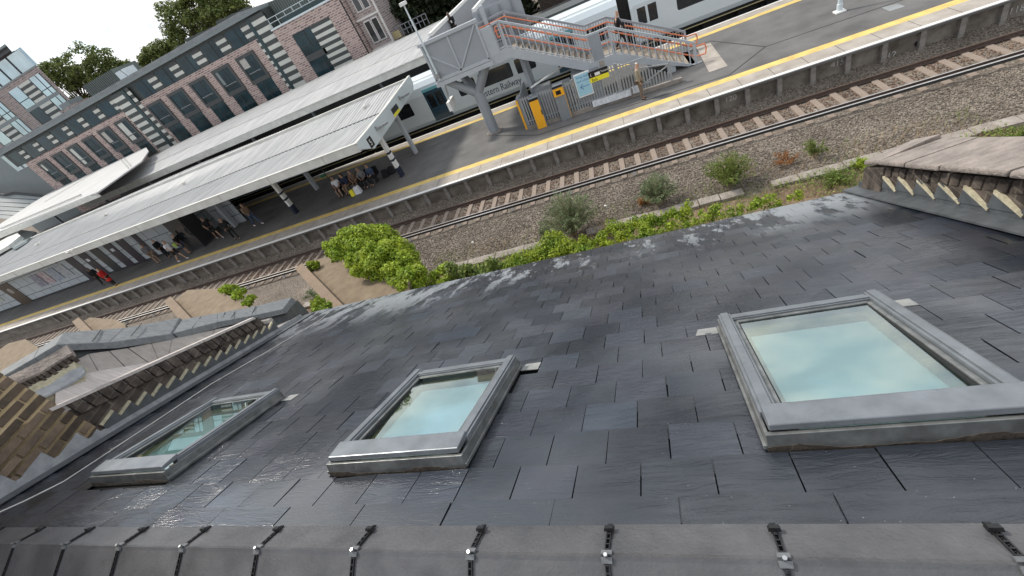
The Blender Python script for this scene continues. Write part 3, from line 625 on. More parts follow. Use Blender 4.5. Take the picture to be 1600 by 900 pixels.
# lead: strip on slates + upstand + stepped teeth
keep(MB().hexa([LP(.9, .0, .05), LP(5.5, .0, .05), LP(5.5, .022, -.17), LP(.9, .022, -.17), LP(.9, .018, .05), LP(5.5, .018, .05), LP(5.5, .03, -.17), LP(.9, .03, -.17)]).build('lead_apron', 'leaddk', None), lw)
keep(MB().hexa([LP(.9, .0, -.012), LP(5.35, .0, -.012), LP(5.35, 0, .0), LP(.9, 0, .0), LP(.9, .08, -.012), LP(5.35, .08, -.012), LP(5.35, .08, .0), LP(.9, .08, .0)]).build('lead_upstand', 'lead', None), lw)
mb = MB(); mt = MB()
v = 2.2
while v < 4.6:
    # step top is level: rises relative to the falling roof
    L_ = .17; h0 = .07; rise = L_ * sP
    a = LP(v, h0, -.014); b = LP(v + L_, h0, -.014); c_ = V((b.x, b.y, a.z + .05)); d_ = V((a.x, a.y, a.z + .05))
    off = V((.012, 0, 0))
    mb.hexa([a, b, b - off, a - off, d_, c_, c_ - off, d_ - off])
    mt.hexa([p + V((.006, 0, 0)) for p in (d_ - V((0, 0, .004)), c_ - V((0, 0, .004)), c_ - V((.03, 0, .004)), d_ - V((.03, 0, .004)))] + [p + V((.004, 0, .020)) for p in (d_, c_, c_ - V((.03, 0, 0)), d_ - V((.03, 0, 0)))]); v += L_
keep(mb.build('stepped_flashing', 'leaddk', None), lw); keep(mt.build('pointing', 'mort', None), lw)
# raised coping wall of neighbour
prof = [(5.30, .36), (4.75, .37), (3.30, .74), (3.22, .80), (2.55, .86), (2.20, 1.07), (1.45, .90), (.7, .82)]
nw = empty('coping_wall', LP(3.4, .5, .6), 'tall parapet topped with dark grey coping stones behind the brick parapet', 'parapet')
def onLV(x, y, off):
    # ray with the boundary plane moved left by off
    d = ray(x, y); k = -.22; A = d.dot(RD) - k * d.dot(HP) / cP; t_ = (-4.45 - off + k * D * sP / cP) / A; return d * t_
O1, O2 = .30, .62
topl = [onLV(x, y, O1) for x, y in ((470, 478), (455, 481), (385, 497), (280, 521), (265, 508 + 18), (195, 530), (90, 536), (0, 588))]
topo = [(456, 464), (400, 478), (340, 489), (284, 499), (281, 496), (195, 512), (100, 519), (60, 545), (0, 580)]
inn = [(442, 483), (400, 492), (340, 503), (270, 521), (266, 522), (170, 535), (88, 538), (52, 560), (0, 590)]
mb = MB(); rows3 = []
for (xo, yo), (xi, yi) in zip(topo, inn):
    a = onLV(xi, yi, O1); b = onLV(xo, yo, O2) ; rows3.append((a, b))
for i in range(len(rows3) - 1):
    (a, b), (c_, d_) = rows3[i], rows3[i + 1]
    if i == 3: continue
    th = V((0, 0, -.10)); mb.hexa([a + th, c_ + th, d_ + th, b + th, a, c_, d_, b])
keep(mb.build('coping', 'coping', None, bevel=.008), nw)
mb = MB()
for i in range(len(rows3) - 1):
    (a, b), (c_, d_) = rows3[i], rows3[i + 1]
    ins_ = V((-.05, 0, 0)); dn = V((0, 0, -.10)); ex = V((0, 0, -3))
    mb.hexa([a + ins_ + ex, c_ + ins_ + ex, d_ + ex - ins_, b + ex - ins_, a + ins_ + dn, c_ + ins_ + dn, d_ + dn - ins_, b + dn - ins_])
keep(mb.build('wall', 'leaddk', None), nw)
jn = MB()
for (x0, y0, x1, y1) in ((158, 512, 145, 535), (222, 502, 205, 527), (314, 492, 300, 515), (352, 485, 345, 505), (368, 483, 362, 498), (400, 475, 392, 496)):
    a = onLV(x0, y0 + 3, O2 - .03); b = onLV(x1, y1 - 2, O1 + .01); jn.bar(a + V((0, 0, .002)), b + V((0, 0, .002)), .008, .006)
keep(jn.build('coping_joint', 'asphdk', None), nw)
# slab gutter between the two
mb = MB()
gut = empty('valley_gutter', LP(3, .4, .35), 'stone slabs and pale mortar filling the gutter between brick parapet and grey coping', 'gutter')
FAR = [(424, 496), (395, 503), (335, 515), (269, 529), (200, 544), (138, 553), (96, 574)]
MID = [(420, 500), (388, 505), (330, 529), (262, 559), (233, 567), (153, 580), (88, 596)]
NEA = [(418, 503), (384, 508), (332, 532), (262, 563), (205, 588), (122, 624), (86, 640)]
fa = [onLV(x, y, O1 + .01) for x, y in FAR]; mi = [onLV(x, y, .15) for x, y in MID]; ne = [onLV(x, y, .0) for x, y in NEA]
dn = V((0, 0, -.06))
for i in range(len(fa) - 1):
    n_ = 2 if i > 2 else 1
    for k in range(n_):
        s0, s1 = k / n_ + .012, (k + 1) / n_ - .012
        a, b, c_, d_ = mi[i].lerp(mi[i + 1], s0), mi[i].lerp(mi[i + 1], s1), fa[i].lerp(fa[i + 1], s1), fa[i].lerp(fa[i + 1], s0)
        keep(MB().hexa([a + dn, b + dn, c_ + dn, d_ + dn, a, b, c_, d_]).build('stone_slab', 'slab', None), gut)
mb = MB()
for i in range(2, len(fa) - 1): mb.hexa([ne[i] + dn, ne[i + 1] + dn, mi[i + 1] + dn, mi[i] + dn, ne[i], ne[i + 1], mi[i + 1] + V((0, 0, .004)), mi[i] + V((0, 0, .004))])
keep(mb.build('mortar_wedge', 'render', None), gut)
mb = MB(); ex = V((0, 0, -.8))
for i in range(len(fa) - 1): mb.hexa([mi[i] + ex, mi[i + 1] + ex, fa[i + 1] + ex, fa[i] + ex, mi[i] + dn, mi[i + 1] + dn, fa[i + 1] + dn, fa[i] + dn])
keep(mb.build('gutter_bed', 'leaddk', None), gut)
# lead and upturned brick nib behind the stack
def lift(x, y, h): d = ray(x, y); return d * (-(D - h) / d.dot(NR))
nib = empty('brick_nib', onLV(60, 590, .25), 'short brick nib wall with stone coping and grey-blue lead beside the chimney stack', 'wall')
def ribbon(pa, oa, pb, ob, th):
    mb = MB(); A = [onLV(x, y, oa) for x, y in pa]; B = [onLV(x, y, ob) for x, y in pb]
    for i in range(len(A) - 1):
        dn = V((0, 0, -th)); mb.hexa([A[i] + dn, A[i + 1] + dn, B[i + 1] + dn, B[i] + dn, A[i], A[i + 1], B[i + 1], B[i]])
    return mb
keep(ribbon([(14, 602), (62, 582), (112, 551)], .20, [(6, 592), (58, 566), (104, 539)], .28, .05).build('nib_coping', 'copold', None), nib)
mb = MB(); T_ = [onLV(x, y, .19) for x, y in ((16, 605), (40, 595), (62, 585), (88, 569), (112, 554))]; rb = random.Random(6)
for i in range(4):
    for k in range(3):
        a = T_[i].lerp(T_[i + 1], k / 3 + .03); b = T_[i].lerp(T_[i + 1], (k + 1) / 3 - .04); e = V((rb.uniform(.0, .02), 0, 0)); h_ = V((0, 0, -.085)); w_ = V((-.12, 0, 0))
        mb.hexa([a + h_ + e, b + h_ + e, b + h_ + w_, a + h_ + w_, a + e, b + e, b + w_, a + w_])
keep(mb.build('nib_brick', 'oldbrick', None, bevel=.006), nib)
keep(ribbon([(30, 634), (82, 612), (122, 588)], .10, [(16, 614), (66, 594), (116, 564)], .19, .2).build('nib_core', 'mort', None), nib)
keep(ribbon([(46, 630), (92, 608), (126, 588), (132, 580)], .085, [(30, 622), (76, 602), (112, 578), (128, 572)], .14, .02).build('lead_sheet', 'lead', None), nib)
# chimney stack
ch = empty('chimney_stack', LP(.4, 0, .5), 'large stock brick chimney stack with thick yellow mortar at the left edge', 'chimney')
e_top = onLV(0, 587, 0); foot = LP(1.49, -.3)
WE = 1.49
mb = MB(); A = LP(2.17, -1.0, 0); Bn = LP(-.9, -1.0, 0)
zt = 1.4
mb.hexa([V((A.x, A.y, A.z)), V((Bn.x, Bn.y, A.z)), V((Bn.x - 1.1, Bn.y, A.z)), V((A.x - 1.1, A.y, A.z)), V((A.x, A.y, zt)), V((Bn.x, Bn.y, zt)), V((Bn.x - 1.1, Bn.y, zt)), V((A.x - 1.1, A.y, zt))])
keep(mb.build('brickwork', 'stock', None), ch)
# brick relief on the stack: every visible brick stands proud of its mortar
mb = MB(); dv = (Bn - A); dv.z = 0; run = dv.length; dv.normalize(); nrm = V((-dv.y, dv.x, 0)); nrm = nrm if nrm.x > 0 else -nrm
zr = -2.1; row = 0; rb = random.Random(2)
while zr < .6:
    s = (0 if row % 2 else -.115)
    while s < run:
        a = max(s, .0); b = min(s + .215, run)
        if b - a > .05:
            p0 = V((A.x, A.y, 0)) + dv * a; p1 = V((A.x, A.y, 0)) + dv * b; e = nrm * (.008 + rb.uniform(0, .007)); z0 = zr + rb.uniform(0, .004); z1 = zr + .058
            mb.hexa([p0 + V((0, 0, z0)), p1 + V((0, 0, z0)), p1 + e + V((0, 0, z0)), p0 + e + V((0, 0, z0)), p0 + V((0, 0, z1)), p1 + V((0, 0, z1)), p1 + e + V((0, 0, z1)), p0 + e + V((0, 0, z1))])
        s += .23
    zr += .082; row += 1
keep(mb.build('facing_brick', mat('facing_brick', (.085, .062, .048), .95, .3, 9, .7, 60, island=.5, col2=(.17, .125, .085)), None, bevel=.006), ch)
ch.children[0].data.materials.clear(); ch.children[0].data.materials.append(mat('stack_mortar', (.42, .31, .17), .95, .25, 12, .6, 60, col2=(.56, .43, .26)))
mb = MB()
v = -.3
while v < 2.1:
    a = LP(v, .02, -.02); b = LP(min(v + .26, 2.15), .02, -.02); mb.hexa([a, b, b - V((.01, 0, 0)), a - V((.01, 0, 0)), V((a.x, a.y, a.z + .045)), V((b.x, b.y, a.z + .05)), V((b.x - .01, b.y, a.z + .05)), V((a.x - .01, a.y, a.z + .045))]); v += .26
keep(mb.build('stepped_flashing', 'lead', None), ch)

# ------------------------------------------------------------------ right parapet
rw = empty('parapet_wall', RF(UR + .2, 4, .2), 'weathered parapet with pinkish stone coping and sawtooth pale mortar right of the slates', 'parapet')
def RW(w, z, off=0.): return RD * (UR + .06 + off) + HP * w + V((0, 0, z))
def rz(w): return -D / cP - w * sP / cP
keep(MB().hexa([RW(.2, rz(.2) - 1.5), RW(4.55, -4.2), RW(4.55, -4.2, .35), RW(.2, rz(.2) - 1.5, .35), RW(.2, rz(.2) + .36), RW(4.45, rz(4.45) + .28), RW(4.45, rz(4.45) + .28, .35), RW(.2, rz(.2) + .36, .35)]).build('brickwork', 'oldbrick', None), rw)
# end pier
keep(MB().hexa([RW(4.1, -4.4, -.03), RW(4.5, -4.4, -.03), RW(4.5, -4.4, .36), RW(4.1, -4.4, .36), RW(4.1, rz(4.1) + .33, -.03), RW(4.46, rz(4.46) + .30, -.03), RW(4.46, rz(4.46) + .30, .36), RW(4.1, rz(4.1) + .33, .36)]).build('end_pier', 'oldbrick', None, bevel=.02), rw)
mb = MB()      # header course of old bricks under coping
w = 4.2; rb = random.Random(8)
while w > .4:
    z = rz(w) + .32; q_ = .085; e = -rb.uniform(.004, .016)
    mb.hexa([RW(w, z - .10, e), RW(w - q_, z - .06, e), RW(w - q_, z - .06, .1), RW(w, z - .10, .1), RW(w, z, e), RW(w - q_, z + .04, e), RW(w - q_, z + .04, .1), RW(w, z, .1)]); w -= q_ + .02
keep(mb.build('brick_course', 'oldbrick', None, bevel=.008), rw)
mb = MB(); ws = [4.12, 3.72, 3.3, 2.7, 2.1, 1.5, .9, .3]; rb = random.Random(4)
for i in range(len(ws) - 1):
    a, b = ws[i], ws[i + 1] + .012; j = rb.uniform(-.01, .01)
    za, zb = rz(a) + .36 + j, rz(b) + .36 + j
    mb.hexa([RW(a, za, -.07), RW(b, zb, -.07), RW(b, zb, .44), RW(a, za, .44), RW(a, za + .05, -.07), RW(b, zb + .05, -.07), RW(b, zb + .13, .40), RW(a, za + .13, .40)])
keep(mb.build('coping', 'copold', None, bevel=.015), rw)
mb = MB(); a, b = 4.42, 4.11; za, zb = rz(a) + .33, rz(b) + .36
mb.hexa([RW(a, za, -.05), RW(b, zb, -.06), RW(b, zb, .42), RW(a, za, .40), RW(a, za + .05, -.05), RW(b, zb + .05, -.06), RW(b, zb + .17, .36), RW(a, za + .16, .34)])
keep(mb.build('end_coping', 'copold', None, bevel=.015), rw)
keep(MB().hexa([RW(.2, rz(.2) + .03, -.14), RW(4.6, rz(4.6) + .03, -.14), RW(4.6, rz(4.6) + .03, .02), RW(.2, rz(.2) + .03, .02), RW(.2, rz(.2) + .045, -.14), RW(4.6, rz(4.6) + .045, -.14), RW(4.6, rz(4.6) + .06, .02), RW(.2, rz(.2) + .06, .02)]).build('lead_apron', 'leaddk', None), rw)
keep(MB().hexa([RW(.2, rz(.2), -.014), RW(4.55, rz(4.55), -.014), RW(4.55, rz(4.55), 0), RW(.2, rz(.2), 0), RW(.2, rz(.2) + .12, -.014), RW(4.55, rz(4.55) + .12, -.014), RW(4.55, rz(4.55) + .12, 0), RW(.2, rz(.2) + .12, 0)]).build('lead_upstand', 'leaddk', None), rw)
mb = MB(); mt = MB(); w = 4.15
while w > .5:
    L_ = .26; a = RW(w, rz(w) + .10, -.02); b = RW(w - L_, rz(w - L_) + .10, -.02); c_ = RW(w - .02, rz(w) + .25, -.02)
    mb.prism([a, b, c_], RD * .012)
    # mortar tooth: tapers from the top of the step down to the next
    p = RW(w - .02, rz(w) + .245, -.024); q2 = RW(w - L_ - .02, rz(w - L_) + .10, -.026); e = V((0, 0, -.010 - rb.uniform(0, .014))); f_ = V((0, 0, .002 + rb.uniform(0, .006)))
    mt.hexa([p + e, q2 - f_ * 1.5, q2 - f_ * 1.5 + RD * .016, p + e + RD * .016, p + f_, q2 + f_, q2 + f_ + RD * .016, p + f_ + RD * .03]); w -= L_
keep(mb.build('stepped_flashing', 'leaddk', None), rw); keep(mt.build('mortar_tooth', 'mort', None), rw)
for (x, y, s, lab) in ((1362, 287, .05, 'larger pale flake of broken mortar at the right eaves corner'), (1350, 297, .035, 'smaller flat flake of white mortar lying on the slates by the eaves')):
    p = lift(x, y, .03); mb = MB(); mb.hexa([p + V((-s, -s * .5, -.01)), p + V((s, -s * .6, -.01)), p + V((s * .9, s * .5, -.01)), p + V((-s * .8, s * .6, -.01)), p + V((-s * .8, -s * .4, .012)), p + V((s * .8, -s * .4, .018)), p + V((s * .6, s * .3, .015)), p + V((-s * .6, s * .4, .01))])
    mb.build('mortar_flake', 'stonew', label=lab, cat='mortar flake')

# ================================================================== CANOPIES
def corr(mb, x0, x1, fy0, fy1, fz0, fz1, pitch=.30, h=.03):
    # corrugated sheet: edges y as functions of x, ribs run across
    n = int((x1 - x0) / pitch); vs = []
    for i in range(n + 1):
        x = x0 + i * pitch
        for dx, dz in ((0, 0), (pitch * .62, 0), (pitch * .7, h), (pitch * .92, h)):
            X = min(x + dx, x1); vs += [(X, fy0(X), fz0 + dz), (X, fy1(X), fz1 + dz)]
    m = len(vs) // 2; mb.add(vs, [(2 * i, 2 * i + 2, 2 * i + 3, 2 * i + 1) for i in range(m - 1)])
    b = len(mb.v); vs2 = [(x, y, z - .05) for x, y, z in ((x0, fy0(x0), fz0), (x1, fy0(x1), fz0), (x1, fy1(x1), fz1), (x0, fy1(x0), fz1))]
    mb.add(vs2, [(0, 1, 2, 3)])
c1n = lambda X: 19.62 + (-12.25 - X) * .060
c1f = lambda X: 29.3 + min((-12.3 - X) * .12, 2.6)
c1m = lambda X: 24.9 + (-12.3 - X) * .018
can = empty('station_canopy', (-30, 24, PZ), 'long pale corrugated platform canopy nearest the slate roof, with a deep white front fascia', 'canopy')
def K(mb_or_o, *a, par=None, **k):
    o = mb_or_o.build(*a, None, **k) if isinstance(mb_or_o, MB) else mb_or_o
    return keep(o, par)
XE = -12.25; XL = -78
mb = MB(); corr(mb, XL, XE, c1n, c1m, -4.86, -5.02); K(mb, 'roof_sheet', 'canroof', par=can, fix=False)
mb = MB(); corr(mb, XL, XE, c1m, c1f, -5.02, -4.70); K(mb, 'roof_sheet', 'canroof', par=can, fix=False)
mb = MB(); mb.hexa([(XL, c1m(XL) - .07, -5.03), (XE, c1m(XE) - .07, -5.03), (XE, c1m(XE) + .07, -5.03), (XL, c1m(XL) + .07, -5.03), (XL, c1m(XL) - .07, -4.975), (XE, c1m(XE) - .07, -4.975), (XE, c1m(XE) + .07, -4.975), (XL, c1m(XL) + .07, -4.975)]); K(mb, 'valley_gutter', 'claddk', par=can)
mb = MB()
for fy, s, zt in ((c1n, -1, -4.80), (c1f, 1, -4.60)):
    mb.hexa([(XL, fy(XL) - .03, zt - .42), (XE, fy(XE) - .03, zt - .42), (XE, fy(XE) + .03, zt - .42), (XL, fy(XL) + .03, zt - .42), (XL, fy(XL) - .03, zt), (XE, fy(XE) - .03, zt), (XE, fy(XE) + .03, zt), (XL, fy(XL) + .03, zt)])
    mb.hexa([(XL, fy(XL) - .05, zt), (XE, fy(XE) - .05, zt), (XE, fy(XE) + .12, zt), (XL, fy(XL) + .12, zt), (XL, fy(XL) - .05, zt + .03), (XE, fy(XE) - .05, zt + .03), (XE, fy(XE) + .12, zt + .03), (XL, fy(XL) + .12, zt + .03)])
K(mb, 'fascia', 'canfas', par=can)
mb = MB()
for k in range(17):
    X = XE - 3.9 * k - 2.3; mb.box(X, c1n(X) - .042, -5.21, X + .035, c1n(X) - .028, -4.8)
K(mb, 'fascia_joint', 'soffit', par=can)
# soffit
mb = MB(); mb.hexa([(XL, c1n(XL) + .05, -5.22), (XE, c1n(XE) + .05, -5.22), (XE, 28.9, -5.16), (XL, 30.9, -5.16), (XL, c1n(XL) + .05, -5.15), (XE, c1n(XE) + .05, -5.15), (XE, 28.9, -5.12), (XL, 30.9, -5.12)]); K(mb, 'soffit', 'soffit', par=can)
# end fascia: cranked underside as in the butterfly section
P_ = [(XE, 19.55, -5.12), (XE, 20.25, -5.40), (XE, 20.75, -5.62), (XE, 24.0, -5.52), (XE, 26.9, -5.40), (XE, 28.9, -5.30), (XE, 29.4, -4.95), (XE, 29.4, -4.52), (XE, 24.0, -4.72), (XE, 19.55, -4.78)]
MBe = MB(); MBe.prism(P_, (.07, 0, 0)); K(MBe, 'end_fascia', 'canend', par=can)
MBe = MB(); MBe.bar((XE - .03, 19.5, -4.765), (XE - .03, 24, -4.705), .16, .03); MBe.bar((XE - .03, 24, -4.705), (XE - .03, 29.45, -4.505), .16, .03); K(MBe, 'end_capping', 'canfas', par=can)
fm = lambda y, z, r=0: frame_mat((XE + .072, y, z), (0, 1, 0), (0, 0, 1))
K(MB().box(XE + .07, 20.46, -5.50, XE + .078, 20.98, -5.0), 'platform_number_sign', 'sblack', par=can)
o = text('numeral', '5', .42, 'white', frame_mat((XE + .08, 20.6, -5.40), (0, 1, 0), (0, 0, 1)), None, .002); keep(o, can)
K(MB().box(XE + .07, 24.55, -5.28, XE + .078, 25.6, -4.98), 'zone_sign', 'sblack', par=can)
K(MB().box(XE + .07, 24.55, -5.45, XE + .078, 25.6, -5.28), 'zone_sign_band', 'syellow', par=can)
def floodlight(y, z):
    mb = MB(); mb.box(XE + .07, y - .08, z, XE + .14, y + .08, z + .22); mb.bar((XE + .12, y, z + .12), (XE + .3, y + .25, z + .05), .05); mb.bar((XE + .25, y + .1, z + .05), (XE + .42, y + .75, z - .0), .16, .12)
    return K(mb, 'floodlight', 'steel', par=can)
floodlight(21.9, -5.12); floodlight(26.3, -5.02)
# roof vents
for (x, y) in ((572, 168), (287, 288), (165, 337), (60, 382), (110, 395)):
    p = atz(x, y, -4.85); mb = MB()
    for a in range(3): ang = a * 2.1 + x; mb.bar(p, p + V((.32 * math.cos(ang), .32 * math.sin(ang), .12)), .09, .05)
    mb.tube([p - V((0, 0, .1)), p + V((0, 0, .16))], .08, 8); K(mb, 'roof_vent', 'canfas', par=can)
# columns
def column(x, y, banded):
    mb = MB(); mb.box(x - .09, y - .16, PZ, x + .09, y + .16, -5.2); o = K(mb, 'column', 'white' if banded else 'steellt', par=can)
    if banded:
        for z0, z1 in ((PZ, PZ + .62), (PZ + 1.05, PZ + 1.17), (PZ + 1.5, PZ + 1.62)):
            b = MB().box(x - .095, y - .165, z0, x + .095, y + .165, z1).build('column_band', 'navyp', None); b.parent = o; b.matrix_parent_inverse = o.matrix_parent_inverse.copy(); 
            b.matrix_parent_inverse = (o.matrix_parent_inverse @ Matrix.Identity(4)).copy() if False else Matrix.Identity(4)
    mb = MB(); mb.box(x - .06, y - 2.4, -5.36, x + .06, y + 2.4, -5.2); K(mb, 'crossbeam', 'soffit', par=can)
    return o
for i, X in enumerate((-12.9, -21.15)):
    column(X, 23.07, True); column(X, 26.2, False)
column(-27.9, 24.6, False)
for X in (-33, -41, -49, -57, -65): mb = MB(); mb.box(X - .05, 19.8 + (-12 - X) * .06, -5.36, X + .05, 23.8, -5.22); K(mb, 'crossbeam', 'soffit', par=can)
# station building under the canopy
sb = empty('station_building', (-44, 26, PZ), 'white tiled waiting room block with dark doors and posters under the near canopy', 'building')
BY = 24.0; BX1 = -31.0; BX0 = -66
K(MB().box(BX0, BY, PZ, BX1, 27.6, -5.25), 'wall', 'tile', par=sb)
K(MB().box(BX0, BY - .02, PZ, BX1 + .02, BY, PZ + .16), 'plinth', 'asphdk', par=sb)
for x, w_, m in ((-37.55, .85, 'door'), (-39.0, .9, 'door'), (-40.6, .95, 'shopdk'), (-42.15, .9, 'door'), (-43.8, .95, 'door'), (-35.9, .5, 'door'), (-53.6, 1.6, 'brown')):
    K(MB().box(x - w_ / 2, BY - .05, PZ + .02, x + w_ / 2, BY - .02, PZ + 2.35), 'door', m, par=sb)
for x, z0, w_, h_, m in ((-42.2, 1.55, .35, .25, 'poster'), (-39, 1.6, .35, .25, 'poster')):
    K(MB().box(x - w_ / 2, BY - .056, PZ + z0, x + w_ / 2, BY - .05, PZ + z0 + h_), 'door_notice', 'glassw', par=sb)
postcols = [((.25, .30, .38), (.48, .46, .42)), ((.16, .22, .34), (.40, .40, .42)), ((.35, .20, .22), (.5, .48, .5)), ((.10, .12, .18), (.35, .33, .38)), ((.30, .35, .22), (.45, .5, .52)), ((.12, .28, .36), (.3, .42, .46))]
for i, x in enumerate((-45.6, -46.9, -48.2, -49.3, -56.2, -57.6, -59.2)):
    c1_, c2_ = postcols[i % 6]
    K(MB().box(x - .5, BY - .05, PZ + .95, x + .5, BY - .02, PZ + 2.15), 'poster', mat('poster_%s' % 'abcdefg'[i], c1_, .35, 0, 4, col2=c2_, detail=2), par=sb)
mb = MB(); q = -53.6; K(MB().tube([(q, BY - .055, PZ + 1.55), (q, BY - .062, PZ + 1.55)], .30, 14), 'round_sign', 'tactile', par=sb)
bo = empty('platform_booth', (-30.0, 23.4, PZ), 'dark glazed booth at the end of the white tiled block', 'booth')
K(MB().box(-31.0, 22.75, PZ + .05, -29.5, 24.0, -5.6), 'booth_body', 'shopdk', par=bo); K(MB().box(-31.05, 22.68, PZ, -29.45, 24.0, PZ + .12), 'booth_base', 'asphdk', par=bo)
K(MB().box(-30.9, 22.735, PZ + 1.0, -29.6, 22.748, PZ + 2.0), 'booth_glass', 'glassdk', par=bo); K(MB().box(-31.0, 22.7, -5.6, -29.4, 24.0, -5.5), 'booth_roof', 'flatroof', par=bo)
fin = empty('screen_wall', (-28.7, 25.2, PZ), 'pale panelled screen wall behind the people beside the booth', 'screen')
K(MB().box(-29.4, 25.0, PZ, -27.2, 25.08, PZ + 2.3), 'panel', 'tile', par=fin); K(MB().box(-29.45, 24.97, PZ, -29.38, 25.1, PZ + 2.5), 'edge_post', 'steellt', par=fin)
# canopy 2
c2 = empty('station_canopy', (-35, 46, PZ), 'second long pale canopy, beyond the train, reaching behind the footbridge', 'canopy')
c2n = lambda X: 36.9 + max(0, min((-12 - X) * .055, 2.6)); cm = lambda X: 43.2 + max(0, min((-12 - X) * .06, 2.2)); c2f = lambda X: 56.2
mb = MB(); corr(mb, -61, -8.2, c2n, cm, -4.80, -4.62, .35, .02); K(mb, 'roof_sheet', 'canroof', par=c2, fix=False)
mb = MB(); corr(mb, -64, -8.2, cm, c2f, -4.62, -4.80, .35, .02); K(mb, 'roof_sheet', 'canroof', par=c2, fix=False)
mb = MB(); mb.hexa([(-61, 39.45, -5.35), (-8.2, 36.85, -5.35), (-8.2, 36.95, -5.35), (-61, 39.55, -5.35), (-61, 39.45, -4.74), (-8.2, 36.85, -4.74), (-8.2, 36.95, -4.74), (-61, 39.55, -4.74)])
mb.hexa([(-66, 56.2, -5.2), (-8.2, 56.2, -5.2), (-8.2, 56.3, -5.2), (-66, 56.3, -5.2), (-66, 56.2, -4.72), (-8.2, 56.2, -4.72), (-8.2, 56.3, -4.72), (-66, 56.3, -4.72)])
mb.hexa([(-61.1, 39.5, -5.2), (-61, 39.5, -5.2), (-65.9, 56.3, -5.2), (-66, 56.3, -5.2), (-61.1, 39.5, -4.74), (-61, 39.5, -4.74), (-65.9, 56.3, -4.72), (-66, 56.3, -4.72)])
K(mb, 'fascia', 'canfas', par=c2)
mb = MB(); mb.hexa([(-62, cm(-62) - .05, -4.63), (-8.2, cm(-8.2) - .05, -4.63), (-8.2, cm(-8.2) + .05, -4.63), (-62, cm(-62) + .05, -4.63), (-62, cm(-62) - .05, -4.585), (-8.2, cm(-8.2) - .05, -4.585), (-8.2, cm(-8.2) + .05, -4.585), (-62, cm(-62) + .05, -4.585)]); K(mb, 'ridge_strip', 'soffit', par=c2)
for X in range(-60, -8, 8): K(MB().box(X - .12, 41, PZ, X + .12, 41.25, -4.9), 'column', 'steelgrey', par=c2)
K(MB().box(-60, 43, PZ, -12, 50, -5.3), 'platform_rooms', 'shopdk', par=c2)
# canopy 3
c3 = empty('station_canopy', (-85, 52, PZ), 'third pale canopy at the far left with a ladder-like frame on its tip', 'canopy')
z3 = -3.5
pp = [atz(x, y, z3) for x, y in ((228, 230), (232, 236), (221, 252), (150, 302), (126, 310), (0, 362), (-40, 384), (-40, 378), (0, 350), (70, 305), (100, 290))]
MBc = MB(); MBc.prism(pp, (0, 0, -.12)); K(MBc, 'roof_sheet', 'canroof', par=c3)
def rib(par, pts, z, h, m, name, w=.12):
    mb = MB()
    for i in range(len(pts) - 1):
        a, b = atz(*pts[i], z), atz(*pts[i + 1], z); mb.bar(a - V((0, 0, h / 2)), b - V((0, 0, h / 2)), w, h)
    return K(mb, name, m, par=par)
rib(c3, [(150, 300), (0, 364), (-40, 382)], z3 + .05, .5, 'canfas', 'fascia'); rib(c3, [(125, 303), (0, 356)], z3 + .25, .18, 'canfas', 'upstand'); rib(c3, [(205, 232), (150, 268), (70, 315)], z3 + .04, .05, 'soffit', 'seam', .08)
rib(c3, [(186, 246), (200, 262)], z3 + .12, .06, 'gutter', 'ladder', .06); rib(c3, [(190, 243), (204, 259)], z3 + .12, .06, 'gutter', 'ladder', .06)
for X, Y in ((-66, 50), (-76, 52), (-88, 52)): K(MB().box(X - .15, Y, PZ, X + .15, Y + .3, z3 - .2), 'column', 'steelgrey', par=c3)
# concourse roof, far left
cc = empty('concourse_roof', aty(20, 325, 58), 'grey ribbed concourse roof at the far left edge above a dark opening', 'roof')
def onpl(x, y): d = ray(x, y); return d * (-30.2 / (-.6 * d.y * .5 + d.z * -1.0 * .0 - .0 * d.x)) if False else aty(x, y, 60 - (y - 305) * .12)
pp = [onpl(x, y) for x, y in ((-30, 300), (8, 306), (28, 304), (74, 308), (62, 322), (20, 343), (-30, 338))]
MBc = MB(); MBc.prism(pp, (0, .4, -.35)); K(MBc, 'roof_sheet', 'gutter', par=cc)
for i_, q_ in enumerate([((-30, 300), (10, 306)), ((10, 306), (24, 303)), ((24, 303), (74, 308))]): K(MB().bar(onpl(*q_[0]) + V((0, 0, .2)), onpl(*q_[1]) + V((0, 0, .2)), .3, .35), 'parapet', 'surround', par=cc)
for k in range(5): K(MB().bar(onpl(-30, 306 + 6.5 * k) - V((0, .1, 0)), onpl(66 - 8 * k, 312 + 6 * k) - V((0, .1, 0)), .10, .05), 'seam', 'surround', par=cc)
K(MB().box(-125, 59.2, GZ, -60, 59.5, -1.0), 'dark_hall', 'shopdk', par=cc) if False else None
# billboards
bb = empty('billboard', aty(48, 290, 57.5), 'white advertising hoarding with red figures beneath the flats', 'billboard')
a, b = aty(25, 300, 57.5), aty(58, 282, 57.5)
K(MB().box(a.x, 57.4, -5.6, b.x, 57.5, -3.6), 'panel', 'glassw', par=bb)
for i in range(6): x = b.x - .4 - i * .55; K(MB().tube([(x, 57.39, -4.2 - .5 * (i % 2)), (x, 57.37, -4.2 - .5 * (i % 2))], .28, 9), 'printed_figure', 'red' if i < 4 else 'navy', par=bb)
# pale roof junk over the near canopy's far left end
jk = empty('roof_plant', atz(15, 375, -4.4), 'white roof housing and glazed hatch at the left end of the near canopy', 'roof plant')
pp = [atz(x, y, -4.3) for x, y in ((-20, 385), (0, 372), (24, 362), (32, 368), (12, 384), (-20, 402))]; MBc = MB(); MBc.prism(pp, (0, 0, -.3)); K(MBc, 'housing', 'canfas', par=jk)
pp = [atz(x, y, -4.5) for x, y in ((-20, 368), (8, 356), (56, 362), (40, 376), (20, 388), (10, 384), (30, 368), (22, 362))]; MBc = MB(); MBc.prism(pp, (0, 0, -.2)); K(MBc, 'glazed_hatch', 'glasst', par=jk)

